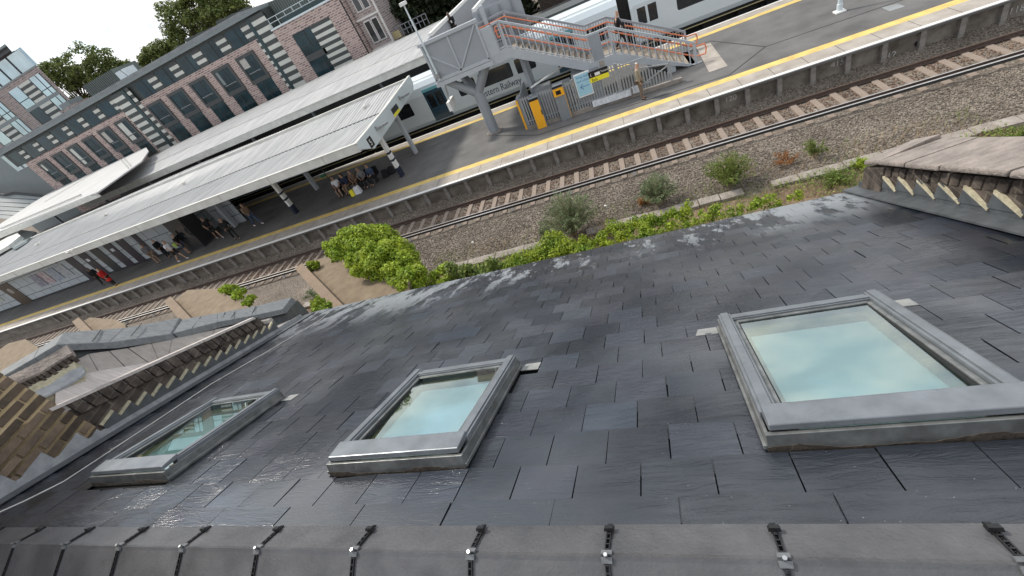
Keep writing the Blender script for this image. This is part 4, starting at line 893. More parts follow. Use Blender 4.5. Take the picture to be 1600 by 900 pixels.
# ================================================================== TRAIN
TY = 30.42; TZ0 = -8.22; TZ1 = -5.55
def at_ty(x, y): return aty(x, y, TY).x
def carriage(x0, x1, label, doors, wins):
    c = empty('train_carriage', ((x0 + x1) / 2, 31.8, RZ), label, 'train', 'carriages of the white and blue train')
    L0 = V(c.location)
    def kk(mb, n, m, **k): return keep(mb.build(n, m, None, **k), c)
    prof = [(TY + .12, TZ0), (TY, TZ0 + .35), (TY, -6.1), (TY + .10, -5.62), (TY + .34, -5.33)]
    proff = [(y, z) for y, z in prof]; top = [(TY + .34, -5.33), (TY + .75, -5.16), (TY + 1.4, -5.10), (TY + 2.05, -5.16), (TY + 2.46, -5.33)]
    far = [(TY + 2.8 - (y - TY), z) for y, z in prof][::-1]
    body = proff + far
    kk(MB().prism([(x0, y, z) for y, z in body], (x1 - x0, 0, 0)), 'body', 'trainw')
    kk(MB().prism([(x0 + .02, y, z + .004) for y, z in top], (x1 - x0 - .04, 0, 0)), 'roof', 'trainroof')
    mb = MB()
    for y in (TY + .55, TY + .85, TY + 1.15, TY + 1.65, TY + 1.95, TY + 2.25): mb.box(x0 + .1, y - .012, -5.13 - abs(y - TY - 1.4) * .09, x1 - .1, y + .012, -5.085 - abs(y - TY - 1.4) * .12)
    kk(mb, 'roof_rib', 'flatroof')
    for w0, w1 in wins:
        mb = MB(); z0, z1 = -7.12, -6.22; r = .12
        pts = []
        for cx, cz, a0 in ((w1 - r, z1 - r, 0), (w0 + r, z1 - r, 90), (w0 + r, z0 + r, 180), (w1 - r, z0 + r, 270)):
            for k in range(5): a = math.radians(a0 + k * 22.5); pts.append((cx + r * math.cos(a), TY - .004, cz + r * math.sin(a)))
        mb.prism(pts, (0, .02, 0)); kk(mb, 'window', 'glassdk')
    for d, m in doors:
        dr = kk(MB().box(d, TY - .010, TZ0 + .22, d + 1.42, TY + .03, -5.98), 'door', m)
        for s in (0, 1):
            g_ = MB().box(d + .16 + s * .62, TY - .016, -7.1, d + .64 + s * .62, TY - .008, -6.2).build('door_window', 'glassdk', None); g_.parent = dr; g_.matrix_parent_inverse = Matrix.Identity(4)
        if m == 'trainteal': kk(MB().box(d - .02, TY - .012, -5.98, d + 1.44, TY + .08, -5.80), 'door_header', 'traincyan')
    kk(MB().box(x0, TY + .05, TZ0 - .1, x1, TY + .09, TZ0 + .12), 'sill_stripe', 'black'); kk(MB().box(x0, TY - .005, TZ0 - .06, x1, TY + .06, TZ0 - .02), 'yellow_stripe', 'sill')
    mb = MB(); mb.box(x0 + .3, TY + .35, RZ + .25, x1 - .3, TY + 2.4, TZ0)
    rr_ = random.Random(int(x0 * 10))
    x = x0 + 3.8
    while x < x1 - 4: w_ = rr_.uniform(.7, 1.9); mb.box(x, TY + .15, RZ + .22 + rr_.uniform(0, .2), x + w_, TY + .5, TZ0 - .12); x += w_ + rr_.uniform(.15, .6)
    kk(mb, 'underframe', 'black')
    for bx in (x0 + 2.6, x1 - 2.6):
        for dx in (-1.1, 1.1):
            kk(MB().tube([(bx + dx, 31.0, RZ + .42), (bx + dx, 31.12, RZ + .42)], .42, 18), 'wheel', 'black')
    return c
def winrun(a, b, doors, w=1.55, gap=.42):
    res = []; x = a
    while x + w < b:
        if all(x + w < d - .12 or x > d + 1.54 for d in doors): res.append((x, x + w)); x += w + gap
        else: x += .1
    return res
dA = at_ty(672, 150); g0 = at_ty(845, 60)
# the dark doorway seen between the bridge supports and the gangway further right
gx = -1.35
d1 = [-34.0, -26.5, -19.2, -12.25]
carriage(-38.5, -18.6, 'rear white carriage mostly hidden behind the near canopy', [(-34., 'trainteal'), (-24, 'trainteal')], winrun(-37.9, -19, [-34., -24]))
cB = carriage(-18.45, 1.1, 'white carriage with teal doors and company lettering behind the footbridge pillar', [(-12.35, 'trainteal'), (-3.1, 'trainteal')], [(-17.2, -15.7), (-15.2, -13.6), (-9.9, -8.6), (-8.3, -6.0), (-5.7, -4.4), (-.9, .4)])
o = text('operator_lettering', 'Western Railway', .62, 'navy', frame_mat((-9.0, TY - .006, -7.68), (1, 0, 0), (0, 0, 1)), None, .003, sx=.78); keep(o, cB)
carriage(1.75, 21.5, 'white carriage at the top edge of the photo, beyond the lower stairs', [(1.95, 'trainw'), (9.5, 'trainteal')], [(4.3, 6.1), (6.6, 8.4), (11.5, 13.3), (13.8, 15.6)])
gg = MB().box(1.1, TY + .4, TZ0, 1.75, TY + 2.4, -5.35).build('gangway_bellows', 'black', label='black rubber gangway bellows joining two white carriages', cat='gangway')
dt = empty('train_carriage', (10, 35.4, RZ), 'dark navy train standing on the line behind the white one', 'train')
K(MB().box(-8, 34.0, TZ0, 30, 36.7, -5.6), 'body', 'navy', par=dt); K(MB().box(-8, 34.3, -5.6, 30, 36.4, -5.3), 'roof', 'claddk', par=dt); K(MB().box(-8, 34.2, RZ + .3, 30, 36.4, TZ0), 'underframe', 'black', par=dt)
for i in range(12): K(MB().box(-6 + i * 3, 33.985, -7.0, -4 + i * 3, 34.0, -6.2), 'window', 'glassdk', par=dt)
bw = empty('retaining_wall', (10, 60, GZ), 'brown brick retaining wall behind the trains at the top edge', 'wall')
K(MB().box(-6, 59, GZ, 60, 59.6, -3.4), 'brickwork', 'oldbrick', par=bw); K(MB().box(-6, 58.9, -3.4, 60, 59.7, -3.2), 'coping', 'coping', par=bw)

# ================================================================== FOOTBRIDGE
fb = empty('footbridge', (-7, 25, PZ), 'grey steel footbridge with tree-like pillar, orange handrails and stairs down to the platform', 'footbridge')
S0, S1 = 24.35, 26.55
def kf(mb, n, m, **k): return K(mb, n, m, par=fb, **k)
# pillar
base = V((-7.12, 24.95, PZ))
kf(MB().tube([base, base + V((0, 0, 2.45))], [.30, .29], 20), 'pillar', 'steelgrey', smooth=False)
kf(MB().tube([base, base + V((0, 0, .06))], .48, 16), 'base_plate', 'concrete')
mb = MB()
for k in range(8): a = k * math.pi / 4; p = base + V((.4 * math.cos(a), .4 * math.sin(a), .06)); mb.tube([p, p + V((0, 0, .06))], .03, 6)
kf(mb, 'anchor_bolt', 'steel')
hub = base + V((0, 0, 2.3))
for dx, dy in ((-1.5, -.45), (-1.2, 1.6), (1.15, -.5), (1.15, 1.5)):
    kf(MB().tube([hub, hub + V((dx * .95, dy, 1.42))], [.24, .19], 14), 'branch', 'steelgrey')
# landing deck and beams
LX0, LX1 = -8.78, -5.62; DZ = -4.45
kf(MB().box(LX0, S0 - .1, DZ - .18, LX1 + .1, S1 + .2, DZ), 'landing_deck', 'deck')
kf(MB().box(LX0 - .1, S0 - .22, DZ - .34, LX1 + .1, S0 - .06, DZ - .12), 'edge_beam', 'steellt'); kf(MB().box(LX0 - .1, S1, DZ - .34, LX1 + .1, S1 + .15, DZ - .12), 'edge_beam', 'steellt')
kf(MB().box(LX0, S0 - .16, DZ - .10, LX1, S0 - .10, -2.72), 'side_panel', 'bridgepan')
mb = MB(); mb.box(LX0 - .12, S0 - .26, -2.74, LX1 + .04, S0 - .02, -2.58); kf(mb, 'top_rail', 'steellt')
mb = MB(); Yf = S0 - .19
def fr(ax, az, bx, bz, w=.075): mb.bar((ax, Yf, az), (bx, Yf, bz), w, .06, (0, 1, 0))
fr(LX0 + .04, DZ, LX0 + .04, -2.7, .1); fr(LX1 - .04, DZ, LX1 - .04, -2.7, .1); fr(LX0, DZ - .02, LX1, DZ - .02, .16)
mx_ = (LX0 + LX1) / 2 - .05; fr(mx_, DZ, mx_, -2.7, .08); fr(mx_, DZ + .05, LX1 - .1, -2.75); fr(mx_, DZ + .05, LX0 + .1, -3.15)
kf(mb, 'truss_frame', 'steellt')
kf(MB().box(LX0 - .06, S0 - .1, DZ - .1, LX0, S1 + .2, -2.7), 'end_panel', 'bridgepan')
# span over the tracks
BXa, BXb = -8.78, -6.55
kf(MB().box(BXa, S1 + .2, DZ - .45, BXb, 61, DZ), 'span_deck', 'deck')
kf(MB().box(BXa - .06, S1 + .2, DZ - .45, BXa, 61, -2.72), 'span_parapet', 'bridgepan'); kf(MB().box(BXa - .14, S1 + .0, -2.74, BXa + .06, 61, -2.56), 'span_top_rail', 'white')
kf(MB().box(BXb, S1 + 2.2, DZ - .45, BXb + .06, 61, -2.72), 'span_parapet', 'bridgepan'); kf(MB().box(BXb - .06, S1 + 2.0, -2.74, BXb + .14, 61, -2.56), 'span_top_rail', 'white')
kf(MB().box(BXa, 36.5, GZ, BXb, 36.9, DZ - .45), 'span_pier', 'steelgrey')
# stairs: profile of stringer top edge at near side
zt0 = DZ
ST = [(LX1, -4.42), (-4.62, -4.36), (-.86, -6.50), (.30, -6.50), (4.02, -8.62)]
def zprof(x):
    for (a, za), (b, zb) in zip(ST, ST[1:]):
        if a <= x <= b: return za + (zb - za) * (x - a) / (b - a)
    return ST[-1][1]
for Y in (S0 - .12, S1):
    mb = MB()
    top = [(x, Y, z + .06) for x, z in ST]; bot_ = [(x, Y, z - .42) for x, z in ST]; bot_[-1] = (4.18, Y, PZ + .02); top[-1] = (4.18, Y, -8.45); bot_[-1] = (3.6, Y, PZ + .03)
    for i in range(len(ST) - 1):
        a, b, c_, d_ = [V(p) for p in (bot_[i], bot_[i + 1], top[i + 1], top[i])]; e = V((0, .10, 0)); mb.hexa([a, b, b + e, a + e, d_, c_, c_ + e, d_ + e])
    mb.prism([(3.6, Y, PZ + .03), (4.22, Y, PZ + .05), (4.22, Y, -8.25), (4.18, Y, -8.45)], (0, .1, 0))
    kf(mb, 'stringer', 'steellt' if Y < 25 else 'steelgrey')
mb = MB()
for (xa, za, xb, zb) in ((-4.62, -4.42, -.86, -6.56), (.30, -6.56, 3.95, PZ)):
    n = 14 if xa < 0 else 11; rise = (zb - za) / n
    for i in range(n): mb.box(xa + (xb - xa) * i / n, S0, za + rise * (i + 1) - .04, xa + (xb - xa) * (i + 1) / n + .02, S1, za + rise * (i + 1))
mb.box(-.86, S0, -6.62, .30, S1, -6.56)
kf(mb, 'step', 'deck')
# railings
def railing(Y, side, front):
    bars = MB(); H = 1.28
    xs = LX1 + .62 if front else LX1 - 1.2
    x = xs
    while x < 4.05:
        z = zprof(max(x, LX1)); bw_ = .024 if front else .016; bars.box(x - bw_, Y - .016, z + .05, x + bw_, Y + .016, z + H - .06); x += .30 if front else .14
    kf(bars, 'baluster', 'steellt' if front else 'steelgrey')
    r = MB(); pts = [(xs, Y, zprof(max(xs, LX1)) + H)] + [(a, Y, b + H) for a, b in ST[1:]]; pts[-1] = (3.98, Y, zprof(3.98) + H)
    for a, b in zip(pts, pts[1:]): r.bar(a, b, .10, .09, (0, 1, 0))
    kf(r, 'top_rail', 'steellt' if front else 'steelgrey')
    lo = MB()
    for a, b in zip(pts, pts[1:]): lo.bar(V(a) - V((0, 0, H - .14)), V(b) - V((0, 0, H - .14)), .05, .05, (0, 1, 0))
    kf(lo, 'bottom_rail', 'steellt')
    for X, w_ in ((-.62, .05), (.28, .05), (-4.6, .05), (3.95, .05)): kf(MB().box(X - w_, Y - .03, zprof(X) + .02, X + w_, Y + .03, zprof(X) + H), 'railing_post', 'steellt')
    for hh in (1.08, .62):
        h = MB(); yy = Y + .13 * side; q = [(xs + .1, yy, zprof(max(xs, LX1)) + hh)] + [(a, yy, b + hh) for a, b in ST[1:]]
        q[-1] = (4.0, yy, zprof(4.0) + hh); q.append((4.45, yy, zprof(4.0) + hh - .02)); h.tube(q, .032, 8)
        if hh > 1: h.tube([q[-1], (4.5, yy, zprof(4.) + .85), (4.45, yy, zprof(4.0) + .62)], .032, 8); h.tube([q[0], (xs + .1, yy, zprof(max(xs, LX1)) + .62)], .032, 8)
        kf(h, 'handrail', 'orange')
railing(S0 - .07, 1, True); railing(S1 + .05, -1, False)
kf(MB().box(-.72, S0 - .13, -6.45, -.2, S0 - .02, -5.28), 'mid_panel', 'steelgrey'); kf(MB().box(LX1, S0 - .14, DZ, LX1 + .6, S0 - .06, -3.1), 'corner_panel', 'steellt')
kf(MB().box(-.50, S0 - .138, -6.78, -.25, S0 - .125, -6.52), 'stair_notice', 'tactile')
kf(MB().box(LX1 - .12, S1 - .1, DZ, LX1 + .08, S1 + .15, -2.4), 'corner_post', 'steellt')
# zigzag mesh panels at the head of the stairs
mb = MB()
for i in range(7): x = -5.9 + i * .32; mb.bar((x, S1 + .3, DZ + .1), (x + (.16 if i % 2 else -.1), S1 + .3, -2.7), .045)
kf(mb, 'mesh_bars', 'steelgrey'); kf(MB().box(-6.3, S1 + .34, DZ, -3.6, S1 + .38, -2.6), 'rear_screen', 'bridgepan')
# stair legs
for (x, y) in ((-4.25, 25.0), (-4.25, 26.2), (1.9, 25.3)): kf(MB().box(x - .1, y - .1, PZ, x + .1, y + .1, zprof(x) - .3), 'stair_leg', 'steelgrey')
kf(MB().box(2.62, S0 - .06, PZ, 3.0, S0 + .2, -7.9), 'stair_foot', 'steellt')
# hanging display and CCTV under the landing
mn = empty('hanging_display', (-8.5, 24.6, -6), 'white display screen hanging beneath the footbridge landing', 'display')
K(MB().box(-8.95, 24.5, -6.25, -8.75, 25.6, -5.75), 'display_case', 'white', par=mn); K(MB().bar((-8.85, 25.0, -5.75), (-8.7, 25.0, -4.8), .06), 'hanger', 'steel', par=mn)
# lamp on the landing
lp = empty('lamp_post', (-8.55, 24.0, -4.3), 'tall white lamp post clamped to the left end of the footbridge landing', 'lamp post')
K(MB().tube([(-8.52, 24.0, -4.45), (-8.52, 24.0, -2.6), (-8.56, 24.0, -.82)], [.055, .05, .035], 10), 'pole', 'trainroof', par=lp)
K(MB().box(-8.72, 23.85, -.84, -8.42, 24.2, -.68), 'lamp_head', 'white', par=lp, bevel=.02); K(MB().box(-8.62, 23.9, -4.35, -8.42, 24.2, -4.1), 'clamp', 'steel', par=lp)
lp2 = empty('lamp_post', (10.1, 24.4, PZ), 'foot of a pale lamp post standing on the platform at the top right', 'lamp post')
K(MB().tube([(10.1, 24.37, PZ), (10.1, 24.37, PZ + 5)], [.09, .07], 12), 'pole', 'trainroof', par=lp2); K(MB().box(9.9, 24.17, PZ, 10.3, 24.57, PZ + .07), 'base_plate', 'white', par=lp2, bevel=.01)
K(MB().tube([(10.1, 24.37, PZ + .07), (10.1, 24.37, PZ + .35)], .12, 12), 'sleeve', 'trainroof', par=lp2); K(MB().box(9.9, 24.0, PZ + 5, 10.3, 24.8, PZ + 5.15), 'lamp_head', 'white', par=lp2)

# ------------------------------------------------------------------ fenced store under the stairs
FY = 23.25
def fyl(x): return 23.3 - (x + 4.6) * .09
fe = empty('palisade_fence', (-.5, 23.1, PZ), 'tall galvanised palisade fence round the space under the stairs, on a low kerb', 'fence')
kb = MB(); kb.hexa([(-4.75, fyl(-4.75) - .06, PZ), (3.0, fyl(3.0) - .06, PZ), (3.0, fyl(3.0) + .12, PZ), (-4.75, fyl(-4.75) + .12, PZ), (-4.75, fyl(-4.75) - .06, PZ + .2), (3.0, fyl(3) - .06, PZ + .2), (3.0, fyl(3) + .12, PZ + .2), (-4.75, fyl(-4.75) + .12, PZ + .2)])
K(kb, 'kerb', 'concrete', par=fe, bevel=.01)
pal = MB(); x = -4.72
def ftop(x): return min(PZ + 1.95, zprof(max(x, LX1)) - .42) if x > -4.3 else PZ + 1.95
while x < 2.5:
    y = fyl(x); tz = min(PZ + 1.86, (zprof(x) - .36) * .948)
    if x < -2.0: tz = PZ + 1.72
    if tz > PZ + .35: pal.hexa([(x - .035, y - .012, PZ + .24), (x + .035, y - .012, PZ + .24), (x + .035, y + .004, PZ + .24), (x - .035, y + .004, PZ + .24), (x - .035, y - .012, tz), (x + .035, y - .012, tz), (x + .035, y + .004, tz), (x - .035, y + .004, tz)])
    x += .135
K(pal, 'pales', 'galv', par=fe)
rl = MB()
for z in (.45, 1.62): rl.bar((-4.75, fyl(-4.75) + .03, PZ + z), (1.6, fyl(1.6) + .03, PZ + z), .05)
K(rl, 'fence_rail', 'galv', par=fe)
po = MB()
for x in (-4.78, -2.0, .2, 2.55): po.box(x - .04, fyl(x) - .0, PZ, x + .04, fyl(x) + .08, PZ + (1.75 if x < -1 else 1.1 if x > 2 else 1.8))
K(po, 'fence_post', 'galv', par=fe)
K(MB().bar((.95, fyl(.95) - .03, PZ + .35), (2.5, fyl(2.5) - .03, PZ + .95), .05), 'brace', 'galv', par=fe); K(MB().bar((.95, fyl(.95) - .03, PZ + 1.3), (2.5, fyl(2.5) - .03, PZ + 1.0), .05), 'brace', 'galv', par=fe)
K(MB().box(-4.8, 23.3, PZ + .1, -4.74, 26.2, PZ + 1.75), 'side_panel', 'mgrey', par=fe)
sh_ = MB(); rr_ = random.Random(9)
for (x0, x1, z0, z1) in ((-1.25, .65, .16, .42), (.75, 1.15, .2, .5)):
    n = 14
    for i in range(n):
        a = x0 + (x1 - x0) * i / n; b = x0 + (x1 - x0) * (i + 1) / n
        sh_.hexa([(a, fyl(a) - .14, PZ + z0), (b, fyl(b) - .14, PZ + z0), (b, fyl(b) - .0, PZ + z0), (a, fyl(a), PZ + z0), (a, fyl(a) - .06 - rr_.random() * .05, PZ + z1 + rr_.random() * .06), (b, fyl(b) - .06 - rr_.random() * .05, PZ + z1 + rr_.random() * .06), (b, fyl(b), PZ + z1), (a, fyl(a), PZ + z1)])
sh_.build('plastic_sheeting', 'bag', label='crumpled white plastic sheeting draped along the fence kerb', cat='plastic sheet')
# clutter inside: equipment cabinet
cab = empty('equipment_cabinet', (-3.0, 24.7, PZ), 'grey equipment cabinets crammed inside the fence under the stairs', 'cabinet')
K(MB().box(-4.4, 24.3, PZ, -2.2, 25.6, PZ + 1.2), 'cabinet_body', 'mgrey', par=cab, bevel=.01); K(MB().box(-4.1, 24.6, PZ + 1.2, -3.2, 25.3, PZ + 1.5), 'cabinet_top', 'flatroof', par=cab); K(MB().box(-2.0, 24.2, PZ, -.6, 25.2, PZ + 1.6), 'cabinet_body', 'steelgrey', par=cab)
K(MB().tube([(-4.2, 24.5, PZ + 1.7), (-2.2, 25.6, PZ + 1.9)], .05, 8), 'pipe', 'white', par=cab)
# yellow help point and ticket machine
a = atz(850, 196, PZ); a.y -= .28
m1 = empty('ticket_validator', (a.x, a.y, PZ), 'tall bright orange panel standing in front of the fence', 'machine')
K(MB().box(a.x - .30, a.y - .06, PZ, a.x + .22, a.y + .25, PZ + 1.62), 'cabinet', 'mgrey', par=m1); K(MB().box(a.x - .28, a.y - .075, PZ + .02, a.x + .20, a.y - .06, PZ + 1.50), 'orange_face', 'machine', par=m1); K(MB().box(a.x - .28, a.y - .085, PZ + 1.50, a.x + .2, a.y - .06, PZ + 1.62), 'header', 'sblack', par=m1)
K(MB().box(a.x + .16, a.y - .09, PZ + .7, a.x + .2, a.y - .075, PZ + .95), 'handle', 'blackpl', par=m1)
b = atz(888, 182, PZ); b.y -= .38
m2 = empty('ticket_machine', (b.x, b.y, PZ), 'grey ticket machine with an orange screen hood and orange side', 'machine')
K(MB().box(b.x - .34, b.y - .02, PZ, b.x + .20, b.y + .5, PZ + 1.75), 'cabinet', 'mgrey', par=m2, bevel=.01); K(MB().box(b.x - .33, b.y - .06, PZ + 1.28, b.x + .19, b.y - .02, PZ + 1.66), 'screen_panel', 'machine', par=m2); K(MB().box(b.x + .20, b.y - .02, PZ + .05, b.x + .215, b.y + .08, PZ + 1.6), 'edge_strip', 'machine', par=m2)
K(MB().box(b.x - .33, b.y - .05, PZ + 1.70, b.x + .19, b.y + .0, PZ + 1.78), 'header', 'sblack', par=m2); K(MB().box(b.x - .2, b.y - .068, PZ + 1.36, b.x + .05, b.y - .06, PZ + 1.56), 'screen', 'glassdk', par=m2)
c_ = atz(829, 200, PZ); c_.y -= .1; c_.x -= .1
m3 = empty('help_point', (c_.x, c_.y, PZ), 'orange edged help point at the left corner of the fence', 'machine')
K(MB().box(c_.x - .12, c_.y - .05, PZ, c_.x + .06, c_.y + .7, PZ + 1.7), 'cabinet', 'mgrey', par=m3); K(MB().box(c_.x - .135, c_.y - .06, PZ + .05, c_.x - .03, c_.y - .05, PZ + 1.65), 'orange_face', 'machine', par=m3)
# signs on the fence
def sign_plane(px, py): p = aty(px, py, 23.0); return p
tl, tr_, brp, blp = [aty(x, y, 22.9) for x, y in ((897, 121), (919, 114), (930, 144), (907, 153))]
sg = empty('direction_sign', (tl.x, 22.9, PZ + 1), 'pale blue way-out notice board with a left arrow, on the fence', 'sign')
K(MB().box(blp.x - .06, 22.88, blp.z, tr_.x + .04, 22.93, tr_.z + .12), 'board', 'white', par=sg); K(MB().box(blp.x - .02, 22.87, blp.z + .06, tr_.x, 22.88, tr_.z + .08), 'board_face', 'sblue', par=sg)
wd_ = tr_.x - blp.x; zt_ = tr_.z
for s, dz, sz in (('Way out', .18, .17), ('and trains', .36, .15)):
    o = text('lettering', s, sz, 'sink', frame_mat((blp.x + .03, 22.868, zt_ - dz + .08), (1, 0, 0), (0, 0, 1)), None, .001); keep(o, sg)
mb = MB(); cx = (blp.x + tr_.x) / 2; cz = (blp.z + zt_) / 2 - .02; mb.bar((cx - .2, 22.866, cz), (cx + .25, 22.866, cz), .03, .004, (0, 1, 0)); mb.bar((cx - .2, 22.866, cz), (cx - .05, 22.866, cz + .13), .03, .004, (0, 1, 0)); mb.bar((cx - .2, 22.866, cz), (cx - .05, 22.866, cz - .13), .03, .004, (0, 1, 0)); K(mb, 'arrow', 'sink', par=sg)
p1_, p2_ = aty(921, 124, 22.9), aty(948, 108, 22.9)
s2 = empty('exit_sign', (p1_.x, 22.9, PZ + 1.7), 'black and yellow station sign on the fence below the half landing', 'sign')
zc = (p1_.z + p2_.z) / 2 - .03
K(MB().box(p1_.x, 22.86, zc - .02, p2_.x + .05, 22.9, zc + .27), 'black_half', 'sblack', par=s2); K(MB().box(p1_.x, 22.86, zc - .24, p2_.x + .05, 22.9, zc - .02), 'yellow_half', 'syellow', par=s2)
K(MB().box(p1_.x + .3, 22.852, zc + .02, p1_.x + .55, 22.86, zc + .16), 'white_panel', 'white', par=s2)
for s, x, z, m, sz in (('i', .08, .04, 'white', .24), ('Tickets', .58, .08, 'white', .13), ('Exit', .1, -.2, 'sblack', .18)):
    o = text('lettering', s, sz, m, frame_mat((p1_.x + x, 22.852, zc + z), (1, 0, 0), (0, 0, 1)), None, .001); keep(o, s2)

# ================================================================== FLATS
FYY = 60.0
fl = empty('apartment_building', (-62, 66, GZ), 'long low block of brick flats with projecting dark window boxes and striped cladding', 'building')
def kfl(mb, n, m, **k): return K(mb, n, m, par=fl, **k)
kfl(MB().box(-69.0, FYY, GZ, -38.7, 72, 1.7), 'wall', 'aptbrick'); kfl(MB().box(-94.8, FYY, GZ, -69.0, 72, 1.65), 'wall', 'aptbrick')
kfl(MB().box(-97.5, FYY + .35, 1.7, -38.7, 72, 4.1), 'top_storey', 'claddk')
kfl(MB().box(-98, FYY - .25, 4.1, -39.0, 72.2, 4.42), 'roof', 'gutter')
kfl(MB().box(-98, FYY + .4, 4.42, -42.0, 72.2, 4.9), 'roof_parapet', 'flatroof')
for k in range(14): kfl(MB().box(-55 + k * 1.0, FYY + 2, 4.9, -54.3 + k * 1.0, FYY + 4, 5.15 + .12 * (k % 3)), 'solar_panel', 'claddk') if k % 2 == 0 else None
# window boxes
rw_ = random.Random(12)
def wbox(x0, x1, z1=.95, z0=-2.62):
    x1 += .12; s = MB(); s.box(x0, FYY - .16, z0, x0 + .32, FYY + .02, z1); s.box(x1 - .38, FYY - .16, z0, x1, FYY + .02, z1); s.box(x0 + .32, FYY - .16, z1 - .38, x1 - .38, FYY + .02, z1); s.box(x0 + .32, FYY - .16, z0, x1 - .38, FYY + .02, z0 + .5)
    o = kfl(s, 'window_surround', 'surround')
    g = MB().box(x0 + .32, FYY - .06, z0 + .5, x1 - .38, FYY - .02, z1 - .38).build('pane', 'glassb', None); g.parent = o; g.matrix_parent_inverse = Matrix.Identity(4)
    f_ = MB(); xm = x0 + .32 + (x1 - x0 - .7) * .62; f_.box(xm - .05, FYY - .09, z0 + .5, xm + .05, FYY - .06, z1 - .38); f_.box(x0 + .32, FYY - .09, z0 + 1.15, x1 - .38, FYY - .062, z0 + 1.23)
    f = f_.build('mullion', 'frame', None); f.parent = o; f.matrix_parent_inverse = Matrix.Identity(4)
    h_ = MB().box(x0 + .5, FYY - .14, z0 + 1.3, x1 - .6, FYY - .12, z0 + 1.34).build('balcony_bar', 'steellt', None); h_.parent = o; h_.matrix_parent_inverse = Matrix.Identity(4)
    if rw_.random() < .45:
        a0_ = x0 + .34; w_b = rw_.uniform(.5, 1.2); c_b = MB().box(a0_, FYY - .075, z0 + rw_.choice([.5, 1.5, 2.0]), a0_ + w_b, FYY - .065, z1 - .4).build('curtain', rw_.choice(['cladlt', 'gutter', 'soffit']), None); c_b.parent = o; c_b.matrix_parent_inverse = Matrix.Identity(4)
    # lower window
    kfl(MB().box(x0 + .35, FYY - .03, -6.2, x1 - .1, FYY + .02, z0), 'lower_window', 'glassb'); kfl(MB().box(x0 + 1.45, FYY - .06, -6.2, x0 + 1.55, FYY - .03, z0), 'lower_mullion', 'frame')
for k in range(5): wbox(-64.7 + 4.57 * k, -61.6 + 4.57 * k)
for k in range(6): wbox(-92.6 + 4.08 * k, -89.9 + 4.08 * k)
# top storey windows and striped panels
def stripes(x0, x1, z0, z1, y, n, first=1, name='striped_cladding'):
    h = (z1 - z0) / n; a = MB(); b = MB()
    for i in range(n):
        (a if (i + first) % 2 else b).box(x0, y - .05, z1 - (i + 1) * h, x1, y, z1 - i * h - .01)
    kfl(a, name, 'cladlt'); kfl(b, name, 'claddk')
for k in range(5):
    x0 = -64.0 + 4.57 * k; kfl(MB().box(x0, FYY + .28, 1.75, x0 + 2.6, FYY + .33, 3.8), 'window', 'glassb'); kfl(MB().box(x0 + 1.6, FYY + .24, 1.75, x0 + 1.7, FYY + .28, 3.8), 'mullion', 'frame')
    stripes(x0 + 2.6, x0 + 4.3, 1.75, 3.85, FYY + .34, 5, 0)
for k in range(7):
    x0 = -96.5 + 4.0 * k; kfl(MB().box(x0, FYY + .28, 1.7, x0 + 2.4, FYY + .33, 3.75), 'window', 'glassb'); stripes(x0 + 2.4, x0 + 3.7, 1.7, 3.8, FYY + .34, 5, 0)
for (xa, xb, z1) in ((-68.9, -66.5, 3.85), (-65.7, -65.0, 3.85), (-41.0, -38.75, 3.9), (-41.9, -41.45, 1.6)):
    stripes(xa, xb, -6.0, z1, FYY - .02, 20, 0)
kfl(MB().box(-66.5, FYY - .12, -6, -65.85, FYY + .01, 3.8), 'downpipe', 'pipe'); kfl(MB().box(-41.5, FYY - .12, -6, -41.0, FYY + .01, 3.8), 'downpipe', 'pipe')
# right block
rbk = empty('apartment_building', (-33.5, 66, GZ), 'taller brick flats with one tall striped window and a railed roof terrace', 'building')
K(MB().box(-38.7, FYY - .5, GZ, -28.1, 74, 1.65), 'wall', 'aptbrick', par=rbk); K(MB().box(-38.8, FYY - .6, 1.65, -28.0, 74, 1.85), 'coping', 'trainroof', par=rbk)
K(MB().box(-38.6, FYY + 2.0, 1.85, -29.5, 73, 4.4), 'terrace_storey', 'plant', par=rbk)
mb = MB()
for k in range(26): mb.box(-38.5 + k * .35, FYY + 1.94, 1.9, -38.44 + k * .35, FYY + 2.0, 4.4)
K(mb, 'cladding_rib', 'claddk', par=rbk)
mb = MB()
for z in (2.9, 2.4): mb.bar((-38.6, FYY - .3, z), (-28.2, FYY - .3, z), .06)
for k in range(9): mb.bar((-38.5 + k * 1.28, FYY - .3, 1.85), (-38.5 + k * 1.28, FYY - .3, 2.9), .05)
K(mb, 'terrace_railing', 'trainroof', par=rbk); K(MB().box(-36.6, FYY - .52, 2.9 - 1.05, -28.3, FYY - .28, 2.3), 'glass_balustrade', 'pipe', par=rbk)
K(MB().box(-36.6, FYY - .53, -2.3, -33.75, FYY - .49, .35), 'window', 'glassb', par=rbk); K(MB().box(-36.6, FYY - .53, -5.4, -33.4, FYY - .49, -3.0), 'window', 'glassb', par=rbk); K(MB().box(-36.6, FYY - .56, -3.0, -33.4, FYY - .49, -2.3), 'window_spandrel', 'surround', par=rbk)
K(MB().box(-34.9, FYY - .57, -2.3, -34.8, FYY - .53, .35), 'mullion', 'frame', par=rbk); K(MB().box(-36.6, FYY - .57, -1.3, -33.75, FYY - .53, -1.22), 'mullion', 'frame', par=rbk)
K(MB().box(-34.5, FYY - .57, -5.4, -34.4, FYY - .53, -3.0), 'mullion', 'frame', par=rbk)
a = MB(); b = MB(); n = 15
for i in range(n): (b if i % 2 == 0 else a).box(-33.75, FYY - .56, .35 - (i + 1) * .39, -30.7, FYY - .49, .35 - i * .39 - .01)
K(a, 'striped_cladding', 'cladlt', par=rbk); K(b, 'striped_cladding', 'claddk', par=rbk)
